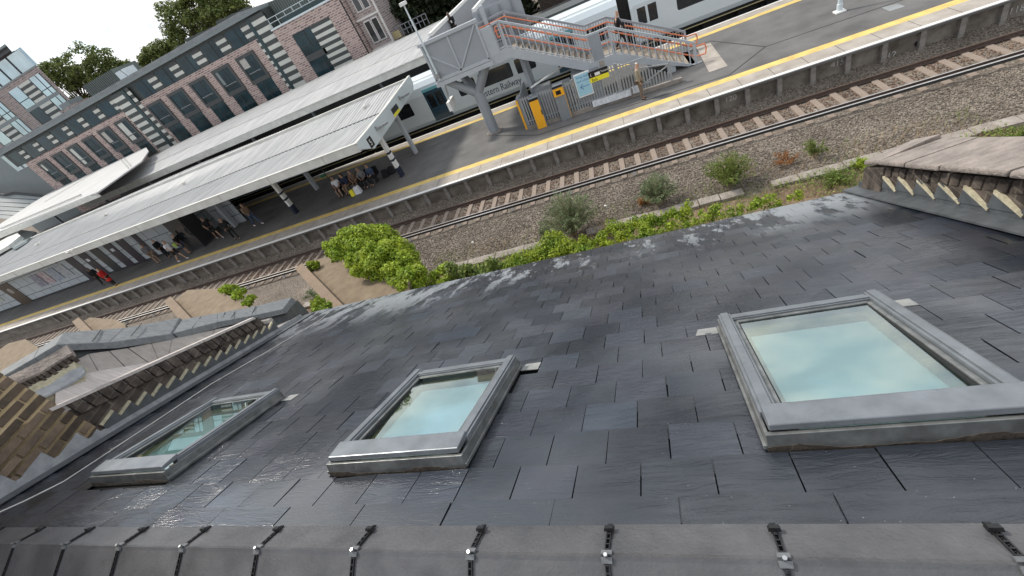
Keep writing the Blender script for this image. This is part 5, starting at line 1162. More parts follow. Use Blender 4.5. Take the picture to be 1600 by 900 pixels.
K(MB().box(-28.35, FYY - .6, -6, -28.2, FYY - .5, 1.7), 'downpipe', 'sblack', par=rbk)
# older house with white stone dressings
oh = empty('terraced_house', (-26.5, 66, GZ), 'older brown brick house with white stone window surrounds beside the flats', 'building')
K(MB().box(-28.0, FYY + .3, GZ, -24.8, 74, 5.0), 'wall', 'towbrick', par=oh)
for z0, z1 in ((-4.2, -1.9), (-.6, 2.0)):
    for x in (-27.2, -26.15):
        s = K(MB().box(x - .12, FYY + .2, z0 - .12, x + .82, FYY + .32, z1 + .15), 'window_surround', 'stonew', par=oh); g = MB().box(x, FYY + .17, z0, x + .7, FYY + .2, z1).build('pane', 'glassdk', None); g.parent = s; g.matrix_parent_inverse = Matrix.Identity(4)
for z in (-1.55, -5.1): K(MB().box(-28.0, FYY + .1, z, -24.7, FYY + .3, z + .22), 'string_course', 'stonew', par=oh)
K(MB().box(-24.95, FYY + .15, GZ, -24.75, FYY + .4, 5), 'quoin', 'stonew', par=oh)
# left tower
TYY = 66.0; f66 = lambda x, y: aty(x, y, TYY)
tw = empty('apartment_building', (-95, 70, GZ), 'tall brick flats with large sky-reflecting windows at the left edge', 'building')
def kt(mb, n, m, **k): return K(mb, n, m, par=tw, **k)
def tbox(x0, y0, z0, x1, y1, z1):     # the flank recedes along the street at the left
    s = (y1 - y0) * 1.32
    return MB().hexa([(x0, y0, z0), (x1, y0, z0), (x1 - s, y1, z0), (x0, y1, z0), (x0, y0, z1), (x1, y0, z1), (x1 - s, y1, z1), (x0, y1, z1)])
kt(tbox(-116, TYY, GZ, -82.9, 78, 11.75), 'wall', 'towbrick'); kt(tbox(-116, TYY - .05, 11.75, -82.8, 78, 11.95), 'coping', 'gutter')
kt(tbox(-116, TYY + 1.2, 11.95, -85.6, 77, 14.8), 'penthouse', 'towbrick'); kt(MB().box(-116, TYY + 1.1, 12.1, -84.0, TYY + 1.2, 14.7), 'penthouse_glazing', 'glasst')
for x in (-88.2, -91.2, -94): kt(MB().box(x, TYY + 1.0, 12.1, x + .2, TYY + 1.1, 14.7), 'mullion', 'frame')
kt(MB().box(-84.1, TYY + .6, 12.1, -84.0, TYY + 1.1, 14.6), 'glass_screen', 'glasst')
kt(tbox(-117, TYY - .2, 15.35, -84.2, 78, 15.6), 'roof', 'gutter'); kt(tbox(-116, TYY + .3, 14.8, -85.0, 77, 15.35), 'eaves', 'surround')
for x0 in (-92.4, -104.2):
    for z0, z1, gm_ in ((8.1, 11.0, 'glasst'), (4.4, 7.6, 'glasst' if x0 < -100 else 'glassb')):
        kt(MB().box(x0, TYY - .04, z0, x0 + 2.7, TYY + .01, z1), 'window', gm_); kt(MB().box(x0 + 6.0, TYY - .04, z0, x0 + 8.6, TYY + .01, z1), 'window', 'glasst')
        a = MB(); b = MB(); n = 7; h = (z1 - z0) / n
        for i in range(n): (a if i % 2 == 0 else b).box(x0 + 2.85, TYY - .05, z0 + i * h, x0 + 5.9, TYY + .01, z0 + (i + 1) * h - .01)
        kt(a, 'striped_cladding', 'cladlt'); kt(b, 'striped_cladding', 'claddk')
        for x in (x0 - .06, x0 + 2.7, x0 + 5.9, x0 + 7.5, x0 + 8.6): kt(MB().box(x, TYY - .08, z0, x + .12, TYY - .04, z1), 'mullion', 'frame')
        kt(MB().box(x0, TYY - .09, z0 + 1.0, x0 + 2.7, TYY - .05, z0 + 1.1), 'mullion', 'frame'); kt(MB().box(x0 + 6, TYY - .09, z0 + .8, x0 + 8.6, TYY - .05, z0 + .9), 'mullion', 'frame')
    kt(MB().box(x0 - .2, TYY - .06, 7.6, x0 + 8.8, TYY + .01, 8.1), 'spandrel', 'gutter')
lb = tbox(-112, 62, GZ, -84, 66, 4.75); kt(lb, 'podium', 'gutter')
for k in range(7): kt(MB().box(-101 + k * 2.3, 61.95, 1.2, -99.2 + k * 2.3, 62.0, 4.0), 'window', 'glasst')
# roof plant
pb = empty('plant_room', (-74, 66, 4.4), 'dark ribbed plant room on the roof of the long flats', 'plant room')
K(MB().box(-77.6, 65, 4.4, -70.4, 70, 6.9), 'cladding', 'plant', par=pb)
mb = MB()
for k in range(18): mb.box(-77.5 + k * .4, 64.93, 4.5, -77.42 + k * .4, 65, 6.9)
K(mb, 'cladding_rib', 'claddk', par=pb); K(MB().box(-70.3, 65, 4.4, -68.3, 67, 6.3), 'vent_unit', 'trainroof', par=pb)
pb2 = empty('plant_room', (-81, 66, 4.4), 'small grey and brick roof housing between the tower and the ribbed plant room', 'plant room')
K(MB().box(-83, 63, 4.4, -79.5, 66, 5.5), 'brick_upstand', 'towbrick', par=pb2); K(MB().box(-82.8, 63.5, 5.5, -80.6, 66, 6.2), 'housing', 'gutter', par=pb2)
mb = MB(); mb.bar((-65.2, 62, 4.4), (-65.9, 62, 6.1), .06); mb.build('roof_mast', 'frame', label='thin dark mast standing on the flats roof against the sky', cat='mast')

# ================================================================== VEGETATION
def leaves(mb, pts, n, s0, s1, rnd, up=.25, elong=1.6):
    """n leaves scattered through clumps (centre, radius)"""
    wts = [r ** 2 for _, r in pts]
    for _ in range(n):
        c, r = rnd.choices(pts, wts)[0]
        d = V((rnd.gauss(0, 1), rnd.gauss(0, 1), rnd.gauss(0, 1) * .9 + up)).normalized()
        p = c + d * r * (rnd.uniform(.55, 1.0) if rnd.random() < .8 else rnd.uniform(.1, .6))
        s = rnd.uniform(s0, s1); nrm = (d + V((rnd.gauss(0, .5), rnd.gauss(0, .5), rnd.gauss(0, .5) + .3))).normalized()
        t = nrm.cross(V((rnd.gauss(0, 1), rnd.gauss(0, 1), rnd.gauss(0, 1)))).normalized(); b = nrm.cross(t)
        t = t * s * elong * .5; b = b * s * .5
        mb.add([p - t, p - b * .9 + nrm * s * .08, p + t - nrm * s * .12, p + b * .9 + nrm * s * .08], [(0, 1, 2, 3)])
def clumps(c, R_, n, r0, r1, rnd, squash=(1, 1, .8)):
    out = []
    for _ in range(n):
        d = V((rnd.gauss(0, 1), rnd.gauss(0, 1), rnd.gauss(0, 1))).normalized(); q = rnd.uniform(.45, 1) ** .5
        out.append((V(c) + V((d.x * R_ * squash[0], d.y * R_ * squash[1], d.z * R_ * squash[2])) * q, rnd.uniform(r0, r1)))
    return out
def bush(name, label, cat, base, segs, n, s0, s1, m, seed, group=None, stems=6, elong=1.6, nclump=26, cr0=.16, cr1=.32, stemr=.018):
    rnd = random.Random(seed); o = empty(name, base, label, cat, group); pts = []
    for c, R_, sq in segs: pts += clumps(c, R_, nclump, cr0 * R_ * 2, cr1 * R_ * 2, rnd, sq)
    mb = MB(); leaves(mb, pts, n, s0, s1, rnd, elong=elong); keep(mb.build('foliage', m, None, fix=False), o)
    st = MB()
    for k in range(stems):
        p, r = rnd.choice(pts); mid = (V(base) + p) / 2 + V((rnd.uniform(-.1, .1), rnd.uniform(-.1, .1), .1)); st.tube([V(base), mid, p], [stemr, stemr * .7, stemr * .3], 5)
    keep(st.build('stems', 'bark', None), o); return o
# big lime shrub (self-sown tree) by the tan roof
bp_ = atz(600, 470, -6.5)
TB = [(578, 390, .85), (612, 410, .75), (545, 388, .55), (590, 380, .6), (614, 400, .6), (585, 406, .5), (521, 386, .36), (630, 424, .5), (560, 398, .45), (606, 424, .42), (600, 364, .38), (642, 438, .4), (566, 374, .48), (545, 370, .36), (570, 412, .42), (530, 400, .3)]
cC = atz(600, 405, -6.0)
bush('leafy_tree', 'big lime green leafy tree crown rising beside the tan flat roof', 'tree', (cC.x, cC.y, GZ), [(atz(x, y, -6.0 + .2 * (i_ % 3)), r_, (1, 1, .85)) for i_, (x, y, r_) in enumerate(TB)], 52000, .038, .078, 'leaf_lime', 1, stems=14, nclump=20, cr0=.13, cr1=.22, stemr=.07, elong=1.5)
# ivy and shrubs along the eaves
e1 = [(665, 452), (690, 440), (712, 428), (735, 432), (752, 426)]
def at_hedge(x, y, z): return atz(x, y, z)
hd = [((680, 445), .55, 'rounded green shrub just right of the big lime tree'), ((738, 434), .6, 'mid green ferny shrub behind the eaves')]
for i, ((x, y), r, lab) in enumerate(hd):
    c = atz(x, y, -6.4); bush('shrub', lab, 'shrub', (c.x, c.y, GZ), [(c, r, (1.3, 1, .8)), (c - V((0, 0, .9)), r, (1.2, 1, 1)), (c + V((-.5, 0, -.2)), r * .7, (1.2, 1, .9))], 6500, .045, .085, 'leaf_lime' if i == 0 else 'leaf_mid', 20 + i, stems=6, nclump=20, cr0=.12, cr1=.2)
# ivy hedge: long mass just beyond the eaves
iv = []; rnd = random.Random(77)
for (x, y, r) in [(770, 428, .30), (790, 418, .34), (812, 410, .32), (830, 400, .36), (848, 392, .40), (866, 380, .46), (874, 388, .4), (900, 386, .34), (920, 388, .22), (948, 378, .22), (972, 370, .24), (990, 365, .22), (1004, 352, .34), (1012, 360, .22), (1040, 354, .2), (1065, 346, .22), (1090, 338, .2), (1118, 330, .24), (1150, 326, .2), (1175, 318, .24), (1205, 312, .22), (1240, 306, .16)] + [(650 + 22 * k_, 462 - 7.4 * k_ + (4 if k_ % 2 else 0), .26) for k_ in range(20)]:
    c = atz(x, y + 3, -6.6); iv += [(c + V((rnd.uniform(-.15, .15), rnd.uniform(-.2, .2), rnd.uniform(-.15, .1))), r * rnd.uniform(.35, .75)) for _ in range(6)]; iv += [(c - V((0, .2, .5 + .3 * k)), r * .8) for k in range(2)]
ivo = empty('ivy_hedge', (0, 9.2, GZ), 'bright yellow-green ivy hedge showing just beyond the eaves', 'hedge')
mb = MB(); leaves(mb, iv, 42000, .03, .062, rnd, elong=1.2); keep(mb.build('foliage', 'leaf_ivy', None, fix=False), ivo)
iw = MB(); iw.box(-7.8, 9.15, GZ, 5.2, 9.35, -7.2); keep(iw.build('ivy_wall', 'oldbrick', None), ivo)
# buddleia clumps on the ballast
def spray(name, label, cat, base, R_, H_, n, m, seed, group=None, lsz=(.05, .11), m2=None):
    rnd = random.Random(seed); o = empty(name, base, label, cat, group); mb = MB(); st = MB()
    ns = max(8, int(n / 60))
    for k in range(ns):
        a = rnd.uniform(0, 6.283); lean = rnd.uniform(.05, 1) ** .7; tip = V(base) + V((math.cos(a) * R_ * lean, math.sin(a) * R_ * lean, H_ * (1.1 - .55 * lean) * rnd.uniform(.75, 1.1)))
        mid = V(base) + (tip - V(base)) * .5 + V((0, 0, H_ * .15)); st.tube([V(base) + V((rnd.uniform(-.1, .1), rnd.uniform(-.1, .1), 0)), mid, tip], [.012, .008, .003], 4, False)
        for j in range(int(n / ns)):
            f = rnd.uniform(.25, 1.03); p = (V(base) * (1 - f) ** 2 + mid * 2 * f * (1 - f) + tip * f * f) + V((rnd.gauss(0, .035), rnd.gauss(0, .035), rnd.gauss(0, .03)))
            d = (tip - mid).normalized() + V((rnd.gauss(0, .7), rnd.gauss(0, .7), rnd.gauss(0, .5))); d.normalize(); s = rnd.uniform(*lsz); w = d.cross(V((rnd.gauss(0, 1), rnd.gauss(0, 1), rnd.gauss(0, 1)))).normalized() * s * .16
            mb.add([p, p + d * s * .5 + w, p + d * s - V((0, 0, s * .15)), p + d * s * .5 - w], [(0, 1, 2, 3)])
    keep(mb.build('foliage', m, None, fix=False), o); keep(st.build('stems', m2 or 'twig', None), o); return o
def gp(x, y): p = atz(x, y, GZ + .05); return (p.x, p.y, GZ + .03)
spray('buddleia_bush', 'large grey-green wild bush on the ballast, the biggest of the three', 'bush', gp(897, 366), 1.15, 1.75, 11000, 'leaf_grey', 31, 'wild bushes on the ballast')
spray('buddleia_bush', 'middle wild bush on the ballast with rusty leaves at its foot', 'bush', gp(1030, 318), .8, 1.15, 5200, 'leaf_grey', 32, 'wild bushes on the ballast')
spray('buddleia_bush', 'rightmost yellow-green wild bush on the ballast', 'bush', gp(1140, 288), .85, 1.15, 5600, 'leaf_mid', 33, 'wild bushes on the ballast')
spray('weed', 'small dark green weed left of the biggest wild bush', 'weed', gp(852, 364), .22, .3, 500, 'leaf_grey', 34)
spray('weed', 'yellowish and rust coloured weed near the right parapet end', 'weed', gp(1272, 246), .4, .7, 900, 'leaf_mid', 35)
spray('weed', 'rust coloured dead weed between the rightmost bush and the yellow one', 'weed', gp(1228, 256), .4, .45, 700, 'rustleaf', 36)
spray('weed', 'rust red low weed at the foot of the middle bush', 'weed', gp(1006, 318), .3, .2, 500, 'rustleaf', 37)
spray('weed', 'bright green weed growing out by the right parapet end', 'weed', gp(1343, 262), .22, .3, 600, 'leaf_lime', 38)
spray('weed', 'low green weed patch beside the trough near the right parapet', 'weed', gp(1305, 284), .5, .22, 1500, 'leaf_mid', 39)
spray('weed', 'pale dead twiggy stalks right of the biggest bush', 'weed', gp(955, 362), .5, .8, 300, 'dry', 40)
spray('weed', 'dark weed patch at the far right beyond the parapet coping', 'weed', gp(1590, 222), .6, .3, 2200, 'leaf_mid', 41)
spray('weed', 'grey-green weeds beside the tan roof on the left', 'weed', gp(492, 462), .6, .4, 900, 'leaf_grey', 42)
spray('weed', 'dark green weed behind the grey coping on the left', 'weed', gp(352, 490), .6, .4, 900, 'leaf_grey', 43)
# dry grass and small plants over the soil bank (countless)
rnd = random.Random(50); gd = MB(); gg_ = MB()
for _ in range(26000):
    x = rnd.uniform(-9, 10); y = rnd.uniform(10.2, 13.9) if rnd.random() < .75 else rnd.uniform(13.6, 15.2)
    if y > 13.6 and rnd.random() < .6: continue
    z = GZ + .04; h = rnd.uniform(.05, .22); a = rnd.uniform(0, 6.28); l = rnd.uniform(.02, .16); w = V((-math.sin(a), math.cos(a), 0)) * .006; p = V((x, y, z)); q = p + V((math.cos(a) * l, math.sin(a) * l, h))
    t_ = gd if (math.sin(x * 1.7) + math.sin(x * .6 + y * 2) + rnd.gauss(0, .8)) > -.3 else gg_
    t_.add([p - w, p + w, q + w * .3, q - w * .3], [(0, 1, 2, 3)])
for _ in range(22000):
    x = rnd.uniform(-9, 10); y = rnd.uniform(9.6, 13.7)
    if math.sin(x * 1.3 + 1) + math.sin(y * 2.2 + x * .5) + rnd.gauss(0, .5) < .45: continue
    p = V((x, y, GZ + .1 + rnd.uniform(0, .18))); s = rnd.uniform(.02, .05); n_ = V((rnd.gauss(0, .5), rnd.gauss(0, .5), 1)).normalized(); t1 = n_.cross(V((rnd.gauss(0, 1), rnd.gauss(0, 1), 0))).normalized() * s; t2 = n_.cross(t1); gg_.add([p - t1, p - t2 * .6, p + t1, p + t2 * .6], [(0, 1, 2, 3)])
gd.build('dry_grass', 'dry', kind='stuff', label='dry straw coloured grass on the soil bank', fix=False); gg_.build('ground_weeds', 'leaf_mid', kind='stuff', label='low green weeds on the soil bank', fix=False)
# small stray things on the ballast
for (x, y, lab) in ((739, 380, 'small white scrap lying on the ballast'), (946, 323, 'white stone on the ballast right of the biggest bush'), (1127, 308, 'white pebble beside the rightmost bush')):
    p = atz(x, y, GZ); MB().hexa([p + V(v_) * .07 for v_ in ((-1, -1, 0), (1, -.8, 0), (.9, 1, 0), (-.8, .7, 0), (-.6, -.7, 1), (.7, -.5, .9), (.5, .7, .8), (-.6, .5, 1.1))]).build('stone', 'stonew', label=lab, cat='stone')
# trees
def tree(name, label, base, trunk_h, crown, n, s0, s1, m, seed, group=None):
    rnd = random.Random(seed); o = empty(name, base, label, 'tree', group); B = V(base); pts = []
    tr__ = MB(); tr__.tube([B, B + V((.3, 0, trunk_h * .5)), B + V((0, 0, trunk_h))], [.45, .34, .24], 8)
    for c, R_, sq in crown:
        cl = clumps(c, R_, 30, .12 * R_ + .35, .2 * R_ + .55, rnd, sq); pts += cl
        for p, r in cl[::4]: tr__.tube([B + V((0, 0, trunk_h * rnd.uniform(.7, 1))), (B + V((0, 0, trunk_h)) + p) / 2 + V((0, 0, .4)), p], [.16, .09, .03], 5)
    mb = MB(); leaves(mb, pts, n, s0, s1, rnd, elong=1.4); keep(mb.build('crown', m, None, fix=False), o); keep(tr__.build('trunk', 'bark', None), o); return o
T = lambda x, y, Y: aty(x, y, Y)
tree('broadleaf_tree', 'large open-crowned tree behind the roof plant, left of the sky gap', (T(120, 150, 84).x, 84, GZ), 14, [(T(96, 118, 84), 3.6, (1, 1, .8)), (T(143, 104, 84), 4.6, (1, 1, .8)), (T(116, 136, 84), 4.2, (1, 1, .8)), (T(165, 112, 84), 3.2, (1, 1, .9)), (T(84, 112, 84), 2.4, (1, 1, .8)), (T(184, 116, 84), 2.6, (1, 1, .7))], 11000, .22, .48, 'leaf_tree', 61)
tree('broadleaf_tree', 'tallest tree rising behind the flats roof towards the top edge', (T(310, 60, 84).x, 84, GZ), 15, [(T(300, 36, 84), 4.6, (1, 1, 1)), (T(322, 22, 84), 4.8, (1, 1, .9)), (T(345, 14, 84), 4.2, (1, 1, .8)), (T(290, 58, 84), 3.0, (1, 1, .9)), (T(365, 14, 84), 2.6, (1.2, 1, .7)), (T(318, 4, 84), 3.8, (1, 1, .6))], 14000, .22, .48, 'leaf_tree', 62)
tree('broadleaf_tree', 'small pale green tree top left of the tallest tree', (T(248, 90, 84).x, 84, GZ), 12, [(T(246, 84, 84), 2.3, (1.2, 1, .8)), (T(232, 94, 84), 1.6, (1, 1, .9)), (T(262, 80, 84), 1.8, (1, 1, .8))], 4500, .22, .45, 'leaf_tree', 63)
tree('broadleaf_tree', 'low tree top peeping over the vent beside the ribbed plant room', (T(203, 108, 90).x, 90, GZ), 12, [(T(204, 110, 90), 2.0, (1.2, 1, .6)), (T(196, 106, 90), 1.5, (1, 1, .7))], 2500, .22, .45, 'leaf_tree', 64)
for i, (x, y, r, lab) in enumerate(((612, 12, 6.5, 'dark dense tree right behind the older brick house'), (655, 6, 6.5, 'dark dense tree behind the lamp post on the footbridge'), (690, -14, 7.5, 'dark dense tree above the far parapet of the footbridge'), (740, -30, 7.5, 'dark tree beyond the right side of the footbridge span'), (840, -40, 8, 'dark tree above the navy train at the top edge'))):
    c = T(x, y, 70); tree('dense_tree', lab, (c.x, 70, GZ), 6, [(c, r, (1, .8, .8)), (c - V((1, 2, 4.0)), r * .85, (1.1, .7, .8)), (c - V((-2, 3, 6)), r * .7, (1.2, .7, .7))], 9500, .28, .6, 'leaf_dark', 70 + i, 'dark trees behind the station')
fe2 = empty('railing_fence', T(640, 42, 60), 'pale railings on the bank under the dark trees beyond the far canopy', 'fence')
mb = MB(); a, b = aty(612, 60, 62), aty(668, 30, 62)
for i in range(10): p = a + (b - a) * i / 9; mb.bar((p.x, 62, a.z - .3), (p.x, 62, a.z + .9), .07)
for z in (.9, .3): mb.bar((a.x, 62, a.z + z), (b.x, 62, a.z + z), .07)
K(mb, 'railings', 'steelgrey', par=fe2)
yb = aty(616, 56, 61); MB().box(yb.x - .9, 61, yb.z - .4, yb.x + .9, 61.1, yb.z + .4).build('yellow_notice', 'sill', label='dull yellow panel at the foot of the older brick house', cat='notice')

# ================================================================== NEIGHBOURING FLAT ROOFS
def ext(pts, z, lab, w=.16):
    P3 = [atz(x, y, z) for x, y in pts]; c = sum(P3, V()) / len(P3); o = empty('rear_extension', (c.x, c.y, GZ), lab, 'extension', 'tan roofed rear extensions')
    keep(MB().prism(P3, (0, 0, -.12)).build('felt_roof', 'tan', None), o)
    inner = [c + (p - c) * .97 for p in P3]; keep(MB().prism([p - V((0, 0, .12)) for p in inner], (0, 0, GZ - z + .12)).build('wall', 'tanw', None), o)
    # low upstands on the two long sides
    for a, b in ((P3[0], P3[-1]),):
        d = (b - a).normalized(); n_ = V((0, 0, 1)).cross(d) ; keep(MB().bar(a + V((0, 0, .10)), b + V((0, 0, .10)), .30, .34).build('upstand', 'tanw', None), o)
    return o
ext([(474, 424), (484, 412), (500, 404), (552, 396), (640, 440), (640, 470), (590, 500), (545, 500)], -6.0, 'tan flat roof directly left of the big lime tree')
ext([(270, 474), (282, 462), (293, 453), (338, 451), (396, 484), (396, 510), (304, 512)], -6.0, 'tan flat roof with ivy on its edge, seen over the grey coping')
ext([(-30, 556), (0, 545), (14, 536), (40, 530), (66, 548), (60, 575), (20, 600), (-30, 620)], -6.0, 'tan roof strip low at the left edge behind the coping')
ext([(126, 505), (140, 496), (180, 499), (196, 507), (196, 530), (150, 530)], -6.0, 'small tan roof corner showing above the grey coping, second from the left')
c = atz(370, 458, -5.9)
bush('ivy_clump', 'bright green ivy spilling over the edge of the middle tan roof', 'ivy', (c.x, c.y, -6.2), [(atz(358, 453, -5.95), .22, (1.2, 1, .6)), (atz(374, 461, -5.95), .22, (1.2, 1, .6)), (atz(390, 470, -6.0), .2, (1.2, 1, .6)), (atz(348, 453, -6), .15, (1, 1, .6))], 3600, .05, .09, 'leaf_lime', 91, stems=3, nclump=14)
c = atz(505, 478, -5.2)
bush('ivy_clump', 'small green ivy tuft at the end of the grey coping', 'ivy', (c.x, c.y, -5.6), [(c, .22, (1, 1, .8)), (atz(498, 474, -5.3), .18, (1, 1, .8))], 1300, .04, .07, 'leaf_ivy', 92, stems=3, nclump=12)
MBt = MB(); c = atz(487, 416, -5.85); bush('ivy_clump', 'tiny green tuft on the corner of the tan roof by the lime tree', 'ivy', (c.x, c.y, -6), [(c, .2, (1.4, 1, .6))], 700, .05, .08, 'leaf_ivy', 93, stems=2, nclump=8)

# ================================================================== PEOPLE
def skinmesh(name, verts, edges, m, par, root=0, sub=1, smooth=True):
    me = bpy.data.meshes.new('sk'); me.from_pydata([v[0] for v in verts], edges, []); ob = bpy.data.objects.new('sk', me); COL.objects.link(ob)
    md = ob.modifiers.new('s', 'SKIN'); sv = me.skin_vertices[0].data if me.skin_vertices else None
    if sv is None:
        bm = bmesh.new(); bm.from_mesh(me); bm.verts.layers.skin.verify(); bm.to_mesh(me); bm.free(); sv = me.skin_vertices[0].data
    for i, v in enumerate(verts): r = v[1]; sv[i].radius = r if isinstance(r, tuple) else (r, r); sv[i].use_root = (i == root)
    s2_ = ob.modifiers.new('u', 'SUBSURF'); s2_.levels = sub; s2_.render_levels = sub
    bpy.context.view_layer.update(); res = bpy.data.meshes.new_from_object(ob.evaluated_get(bpy.context.evaluated_depsgraph_get())); bpy.data.objects.remove(ob)
    res.name = name; res.materials.clear(); res.materials.append(M[m]); res.polygons.foreach_set('use_smooth', [smooth] * len(res.polygons))
    o = bpy.data.objects.new(name, res); COL.objects.link(o); o.parent = par; return o
for nm, c1_ in (('cloth_black', (.012, .012, .014)), ('cloth_beige', (.30, .255, .18)), ('cloth_beige_lower', (.17, .13, .095)), ('cloth_white', (.70, .71, .74)), ('cloth_grey', (.20, .19, .20)), ('cloth_denim', (.06, .09, .16)), ('cloth_green', (.30, .42, .08)), ('cloth_red', (.55, .025, .02)), ('cloth_tan', (.26, .18, .12)), ('cloth_navy', (.02, .03, .07)), ('hair_grey', (.70, .64, .60)), ('hair_dark', (.015, .012, .01)), ('hair_fair', (.38, .22, .12)), ('cloth_brown', (.16, .11, .08))):
    M[nm] = mat(nm, c1_, .85, .12, 12)
def person(label, loc, heading, pose='stand', H=1.72, top='cloth_black', legs='cloth_black', hair='hair_dark', skin='skin', shoes='cloth_black', shorts=False, sleeves='long', longhair=False, armpose=None, lean=0, group=None, carry=None, coat=None):
    p = empty('person', loc, label, 'person', group, rz=heading); k = H / 1.72
    def S(x, y, z): return V((x, y, z)) * k      # x = right, y = forward
    hipz = .92 if pose != 'sit' else .50
    st = .0
    if pose == 'walk': kneeL, footL, kneeR, footR = S(-.09, .20, .50), S(-.09, .34, .09), S(.09, -.02, .50), S(.09, -.30, .13)
    elif pose == 'sit': kneeL, footL, kneeR, footR = S(-.12, .46, .52), S(-.13, .50, .09), S(.12, .46, .52), S(.14, .38, .09)
    else: kneeL, footL, kneeR, footR = S(-.09, .02, .50), S(-.10, .0, .08), S(.09, .02, .50), S(.11, .02, .08)
    ly = lean
    pel = S(0, 0, hipz); wai = S(0, ly * .25, hipz + .18); che = S(0, ly * .7, hipz + .40); nek = S(0, ly, hipz + .56); hd0 = S(0, ly + .03, hipz + .66); hd1 = S(0, ly + .05, hipz + .755)
    hL, hR = S(-.10, 0, hipz - .04), S(.10, 0, hipz - .04)
    sL, sR = S(-.19, ly * .9, hipz + .50), S(.19, ly * .9, hipz + .50)
    arms = armpose or ('swing' if pose == 'walk' else 'lap' if pose == 'sit' else 'down')
    if arms == 'swing': eL, wL, eR, wR = S(-.25, ly - .10, hipz + .24), S(-.25, ly - .02, hipz + .02), S(.25, ly + .08, hipz + .25), S(.23, ly + .24, hipz + .08)
    elif arms == 'lap': eL, wL, eR, wR = S(-.26, ly + .02, hipz + .24), S(-.12, ly + .24, hipz + .14), S(.26, ly + .02, hipz + .24), S(.12, ly + .24, hipz + .14)
    elif arms == 'phone': eL, wL, eR, wR = S(-.24, ly + .05, hipz + .24), S(-.08, ly + .26, hipz + .34), S(.24, ly + .05, hipz + .24), S(.08, ly + .26, hipz + .34)
    else: eL, wL, eR, wR = S(-.24, ly, hipz + .22), S(-.22, ly + .08, hipz - .02), S(.24, ly, hipz + .22), S(.22, ly + .08, hipz - .02)
    Vv = []; E_ = []
    def av(pos, r, par_=None): Vv.append((pos, tuple(a * k for a in r) if isinstance(r, tuple) else r * k)); i = len(Vv) - 1; (E_.append((par_, i)) if par_ is not None else None); return i
    a0 = av(pel, (.15, .11)); a1 = av(wai, (.13, .10), a0); a2 = av(che, (.155, .115), a1); a3 = av(nek, .055, a2); a4 = av(hd0, (.075, .085), a3); a5 = av(hd1, (.078, .092), a4); a6 = av(hd1 + S(0, 0, .07), (.045, .055), a5)
    av(hd0 + S(0, .105, .02), .014, a4)                                  # nose
    for sgn, sh, el, wr in ((-1, sL, eL, wL), (1, sR, eR, wR)):
        b0 = av(sh, .058, a2); b1 = av(el, .043, b0); b2 = av(wr, .028, b1); d = (wr - el).normalized(); h0 = av(wr + d * .055 * k, (.036, .02), b2)
        side = V((0, 1, 0)) if abs(d.y) < .7 else V((0, 0, 1)); side = (side - d * side.dot(d)).normalized(); curl = V((-sgn * .5, 0, 0))
        for j, ln in enumerate((.075, .085, .08, .062)):
            f0 = av(wr + d * (.075) * k + side * (.028 - .019 * j) * k, .0095, h0); dd = (d + curl * .4).normalized(); f1 = av(Vv[f0][0] + dd * ln * .55 * k, .0085, f0); av(Vv[f1][0] + (d + curl).normalized() * ln * .45 * k, .007, f1)
        t0 = av(wr + d * .03 * k + side * .045 * k, .0105, h0); av(Vv[t0][0] + (d + side * .6).normalized() * .045 * k, .0085, t0)
    for hp_, kn, ft in ((hL, kneeL, footL), (hR, kneeR, footR)):
        c0 = av(hp_, .085, a0); c1_ = av(kn, .058, c0); c2_ = av(ft, .038, c1_); av(ft + S(0, .15, -.05), (.04, .028), c2_)
    body = skinmesh('body', Vv, E_, skin, p)
    def chain(name, items, m, edges=None, sub=1):
        vs = [(a, (b[0] * k, b[1] * k) if isinstance(b, tuple) else b * k) for a, b in items]; return skinmesh(name, vs, edges or [(i, i + 1) for i in range(len(items) - 1)], m, p, 0, sub)
    # top with sleeves
    it = [(pel + S(0, 0, -.02), (.175, .135)), (wai, (.158, .125)), (che, (.178, .138)), (nek - S(0, 0, .045), .085)]; ed = [(0, 1), (1, 2), (2, 3)]
    for sh, el, wr in ((sL, eL, wL), (sR, eR, wR)):
        n0 = len(it); it.append((sh, .076)); ed.append((2, n0))
        if sleeves == 'long': it.append((el, .060)); it.append((wr - (wr - el) * .05, .043)); ed += [(n0, n0 + 1), (n0 + 1, n0 + 2)]
        else: it.append((sh + (el - sh) * .75, .066)); ed.append((n0, n0 + 1))
    chain('top', it, top, ed)
    it = [(pel + S(0, 0, .02), (.165, .125))]; ed = []
    for hp_, kn, ft in ((hL, kneeL, footL), (hR, kneeR, footR)):
        n0 = len(it); it.append((hp_, .10)); ed.append((0, n0))
        if shorts: it.append((hp_ + (kn - hp_) * .9, .085)); ed.append((n0, n0 + 1))
        else: it.append((kn, .074)); it.append((ft + S(0, 0, .03), .056)); ed += [(n0, n0 + 1), (n0 + 1, n0 + 2)]
    chain('shorts' if shorts else 'trousers', it, legs, ed)
    for ft in (footL, footR): chain('shoe', [(ft + S(0, -.04, -.03), (.048, .04)), (ft + S(0, .08, -.045), (.05, .034)), (ft + S(0, .18, -.055), (.042, .024))], shoes)
    hr = [(hd1 + S(0, -.03, .015), (.088, .088)), (hd1 + S(0, -.005, .075), (.066, .072))]
    if longhair: hr = [(nek + S(0, -.10, -.12), (.07, .03)), (nek + S(0, -.09, .03), (.08, .045)), (hd0 + S(0, -.05, .03), (.092, .07))] + hr
    chain('hair', hr, hair)
    if coat: chain('coat', [(pel + S(0, 0, .1), (.17, .13)), (pel + S(0, .0, -.2), (.20, .17)), (pel + S(0, .0, -.46), (.23, .20))], coat)
    eyes = MB()
    for s in (-1, 1): q = hd0 + S(s * .032, .083, .055); eyes.tube([q, q + S(0, .012, 0)], .011 * k, 6)
    eyes.build('eyes', 'sblack', p)
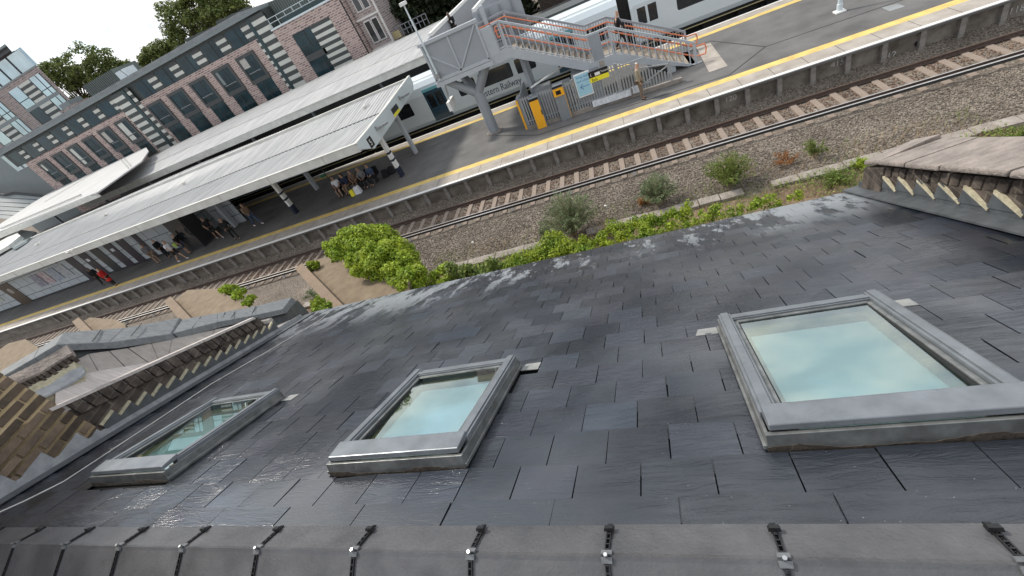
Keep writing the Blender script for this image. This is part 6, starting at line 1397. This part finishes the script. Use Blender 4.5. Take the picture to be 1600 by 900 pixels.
    if carry == 'backpack':
        q = che + S(0, -.20, -.02); MB().hexa([q + S(*c__) for c__ in ((-.15, -.09, -.25), (.15, -.09, -.25), (.15, .08, -.25), (-.15, .08, -.25), (-.12, -.05, .22), (.12, -.05, .22), (.12, .08, .22), (-.12, .08, .22))]).build('backpack', 'cloth_black', p, bevel=.03)
    return p
def pz(x, y, z=PZ): q = atz(x, y, z); return (q.x, q.y, z)
PI = math.pi
person('white-haired elderly person in a beige jacket and brown trousers by the yellow line', pz(1004, 155), -PI / 2 - .3, 'stand', 1.68, 'cloth_beige', 'cloth_beige_lower', 'hair_grey', shoes='cloth_black')
person('fair-haired person in black and white on the lower stairs', (.75, 25.35, -6.62), PI / 2 + .2 - PI, 'walk', 1.70, 'cloth_black', 'cloth_black', 'hair_fair', shoes='cloth_black', lean=.05)
pb_ = atz(712, 60, DZ)
person('person in black looking down at a phone on the footbridge landing', tuple(aty(699, 19, 31) - V((0, 0, 1.80))), PI - .3, 'stand', 1.78, 'cloth_black', 'cloth_black', 'hair_dark', skin='skin2', armpose='phone')
ph = MB().box(-.04, -.004, -.07, .04, .004, .07); pho = ph.build('phone', 'white', label='small white phone held by the person on the footbridge', cat='phone'); pho.location = aty(699, 19, 31) + V((.08, -.29, -.52))
# walkers by the booth
person('walker in black t-shirt and shorts nearest the booth', pz(344, 372), -PI / 2 - .5, 'walk', 1.8, 'cloth_black', 'cloth_black', 'hair_dark', shorts=True, sleeves='short', shoes='cloth_white')
person('walker all in black beside the yellow line', pz(372, 374), -PI / 2 - .6, 'walk', 1.72, 'cloth_black', 'cloth_black', 'hair_dark')
person('walker in tan top, blue jeans and white shoes, rightmost of the walkers', pz(404, 352), -PI / 2 - .2, 'walk', 1.76, 'cloth_tan', 'cloth_denim', 'hair_dark', shoes='cloth_white', carry='backpack')
# standing group by the doors
person('person in white t-shirt and black shorts with bright white shoes by the doors', pz(286, 407), -PI / 2, 'walk', 1.75, 'cloth_white', 'cloth_black', 'hair_dark', shorts=True, sleeves='short', shoes='cloth_white')
person('person in black top carrying a lime green bag by the white tiles', pz(297, 396), -PI / 2 + .4, 'stand', 1.68, 'cloth_black', 'cloth_denim', 'hair_dark', shorts=True, sleeves='short')
q = atz(291, 398, PZ); bg_ = MB().box(-.16, -.09, 0, .16, .09, .36).build('tote_bag', 'cloth_green', label='lime green bag held between the two people by the doors', cat='bag', bevel=.03); bg_.location = (q.x, q.y, PZ + .75)
person('person in grey patterned shirt leaning near the purple doors', pz(250, 410), -PI / 2 - .4, 'stand', 1.74, 'cloth_grey', 'cloth_tan', 'hair_dark', shorts=True, lean=.06)
person('person in dark clothes half hidden behind the white t-shirt', pz(266, 402), -PI / 2, 'stand', 1.66, 'cloth_black', 'cloth_black', 'hair_dark')
person('person in black coat at the far left beside the red one', pz(168, 445), -PI / 2 - .2, 'walk', 1.72, 'cloth_black', 'cloth_black', 'hair_dark', skin='skin2')
person('person in a long bright red coat by the yellow line at the far left', pz(182, 446), -PI / 2 + .3, 'stand', 1.66, 'cloth_red', 'cloth_black', 'hair_dark', coat='cloth_red')
# pushchair
q = pz(365, 349); pc = empty('pushchair', q, 'black and pale folding pushchair between the walkers', 'pushchair'); Q = V(q)
mb = MB(); mb.hexa([Q + V(v_) for v_ in ((-.22, -.2, .45), (.22, -.2, .45), (.22, .1, .5), (-.22, .1, .5), (-.22, .15, 1.15), (.22, .15, 1.15), (.22, .22, 1.15), (-.22, .22, 1.15))]); K(mb, 'seat', 'cloth_black', par=pc)
mb = MB()
for s in (-.25, .25): mb.tube([Q + V((s, -.35, .12)), Q + V((s, .1, .6)), Q + V((s, .42, 1.05))], .016, 6); mb.tube([Q + V((s, .3, .1)), Q + V((s, .0, .5))], .016, 6)
K(mb, 'chassis', 'steel', par=pc)
for s in (-.25, .25):
    for y in (-.35, .3): K(MB().tube([Q + V((s - .02, y, .11)), Q + V((s + .02, y, .11))], .11, 12), 'wheel', 'blackpl', par=pc)
# bench with seated group
bx0, bx1, byy = -17.9, -14.6, 23.55
bn = empty('platform_bench', ((bx0 + bx1) / 2, byy, PZ), 'dark metal platform bench crowded with seated travellers', 'bench')
K(MB().box(bx0, byy - .2, PZ + .42, bx1, byy + .22, PZ + .46), 'seat', 'cloth_black', par=bn); K(MB().box(bx0, byy + .22, PZ + .46, bx1, byy + .27, PZ + .92), 'backrest', 'cloth_black', par=bn)
for x in (bx0 + .3, (bx0 + bx1) / 2, bx1 - .3): K(MB().box(x - .03, byy - .15, PZ, x + .03, byy + .2, PZ + .42), 'leg', 'frame', par=bn)
seatp = [('seated person in a white t-shirt with one leg stretched out, left end of the bench', -17.55, 'cloth_white', 'cloth_black', 'hair_dark', True, 'short', False), ('seated long-haired person in dark maroon, second from the left on the bench', -16.85, 'cloth_navy', 'cloth_tan', 'hair_dark', False, 'long', True), ('seated person in brown trousers leaning over a phone mid bench', -16.25, 'cloth_brown', 'cloth_brown', 'hair_dark', False, 'short', False),
         ('seated person with grey and white striped scarf on the bench', -15.6, 'cloth_grey', 'cloth_black', 'hair_fair', False, 'long', False), ('seated person in a blue top near the right end of the bench', -14.95, 'cloth_denim', 'cloth_black', 'hair_dark', False, 'long', False)]
for i, (lab, x, tp, lg, hr, sh, sl_, lh) in enumerate(seatp): person(lab, (x, byy - .02, PZ), PI + random.uniform(-.3, .3), 'sit', 1.7, tp, lg, hr, shorts=sh, sleeves=sl_, longhair=lh, lean=.04 + .05 * (i % 2), group='travellers on the bench', shoes='cloth_black')
bx = MB(); q = Q = V((-16.1, 22.75, PZ))
sc_ = empty('suitcase', q, 'white and yellow bag on the platform in front of the bench', 'bag')
K(MB().hexa([q + V(v_) for v_ in ((-.05, -.2, 0), (.4, -.2, 0), (.4, .15, 0), (-.05, .15, 0), (0, -.15, .48), (.34, -.15, .5), (.34, .1, .5), (0, .1, .48))]), 'bag_body', 'cloth_white', par=sc_, bevel=.04); K(MB().hexa([q + V(v_) for v_ in ((-.34, -.24, 0), (-.06, -.24, 0), (-.06, .05, 0), (-.34, .05, 0), (-.32, -.2, .4), (-.07, -.2, .4), (-.07, .02, .4), (-.32, .02, .4))]), 'yellow_pouch', 'syellow', par=sc_, bevel=.03)
for i, (x, y, lab) in enumerate(((-14.35, 23.9, 'black rucksack at the right end of the bench'), (-13.95, 24.1, 'black holdall beyond the rucksack, nearest the striped column'))):
    MB().hexa([V((x, y, PZ)) + V(v_) for v_ in ((-.22, -.2, 0), (.22, -.2, 0), (.22, .2, 0), (-.22, .2, 0), (-.16, -.14, .5), (.16, -.14, .5), (.16, .14, .45), (-.16, .14, .45))]).build('luggage', 'cloth_black', label=lab, cat='luggage', bevel=.05)
gs = empty('station_sign', (-18.1, 23.7, PZ), 'small green sign on a thin post at the left end of the bench', 'sign')
K(MB().tube([(-18.1, 23.9, PZ), (-18.1, 23.9, PZ + 2.2)], .03, 8), 'post', 'frame', par=gs); K(MB().box(-18.5, 23.86, PZ + 1.3, -18.15, 23.9, PZ + 1.5), 'sign_plate', mat('sign_green', (.01, .13, .05), .4), par=gs)

# ================================================================== lift everything so that the track bed is the zero level, origins at each thing's own base
bpy.context.view_layer.update()
for o in [o for o in COL.objects if o.parent is None and o.type in ('MESH', 'EMPTY')]:
    if o.type == 'MESH' and o.location.length < 1e-6 and o.data.users == 1 and o.get('kind') != 'structure' and len(o.data.vertices) and not o.children:
        bb = [V(c) for c in o.bound_box]; c = sum(bb, V()) / 8; c.z = min(b.z for b in bb)
        if o.name.startswith(('slates', 'ballast', 'rusty')): continue
        o.data.transform(Matrix.Translation(-c)); o.location = c
for o in [o for o in COL.objects if o.parent is None and o.type in ('MESH', 'EMPTY')]:
    o.location.z += LIFT
bpy.context.view_layer.update()
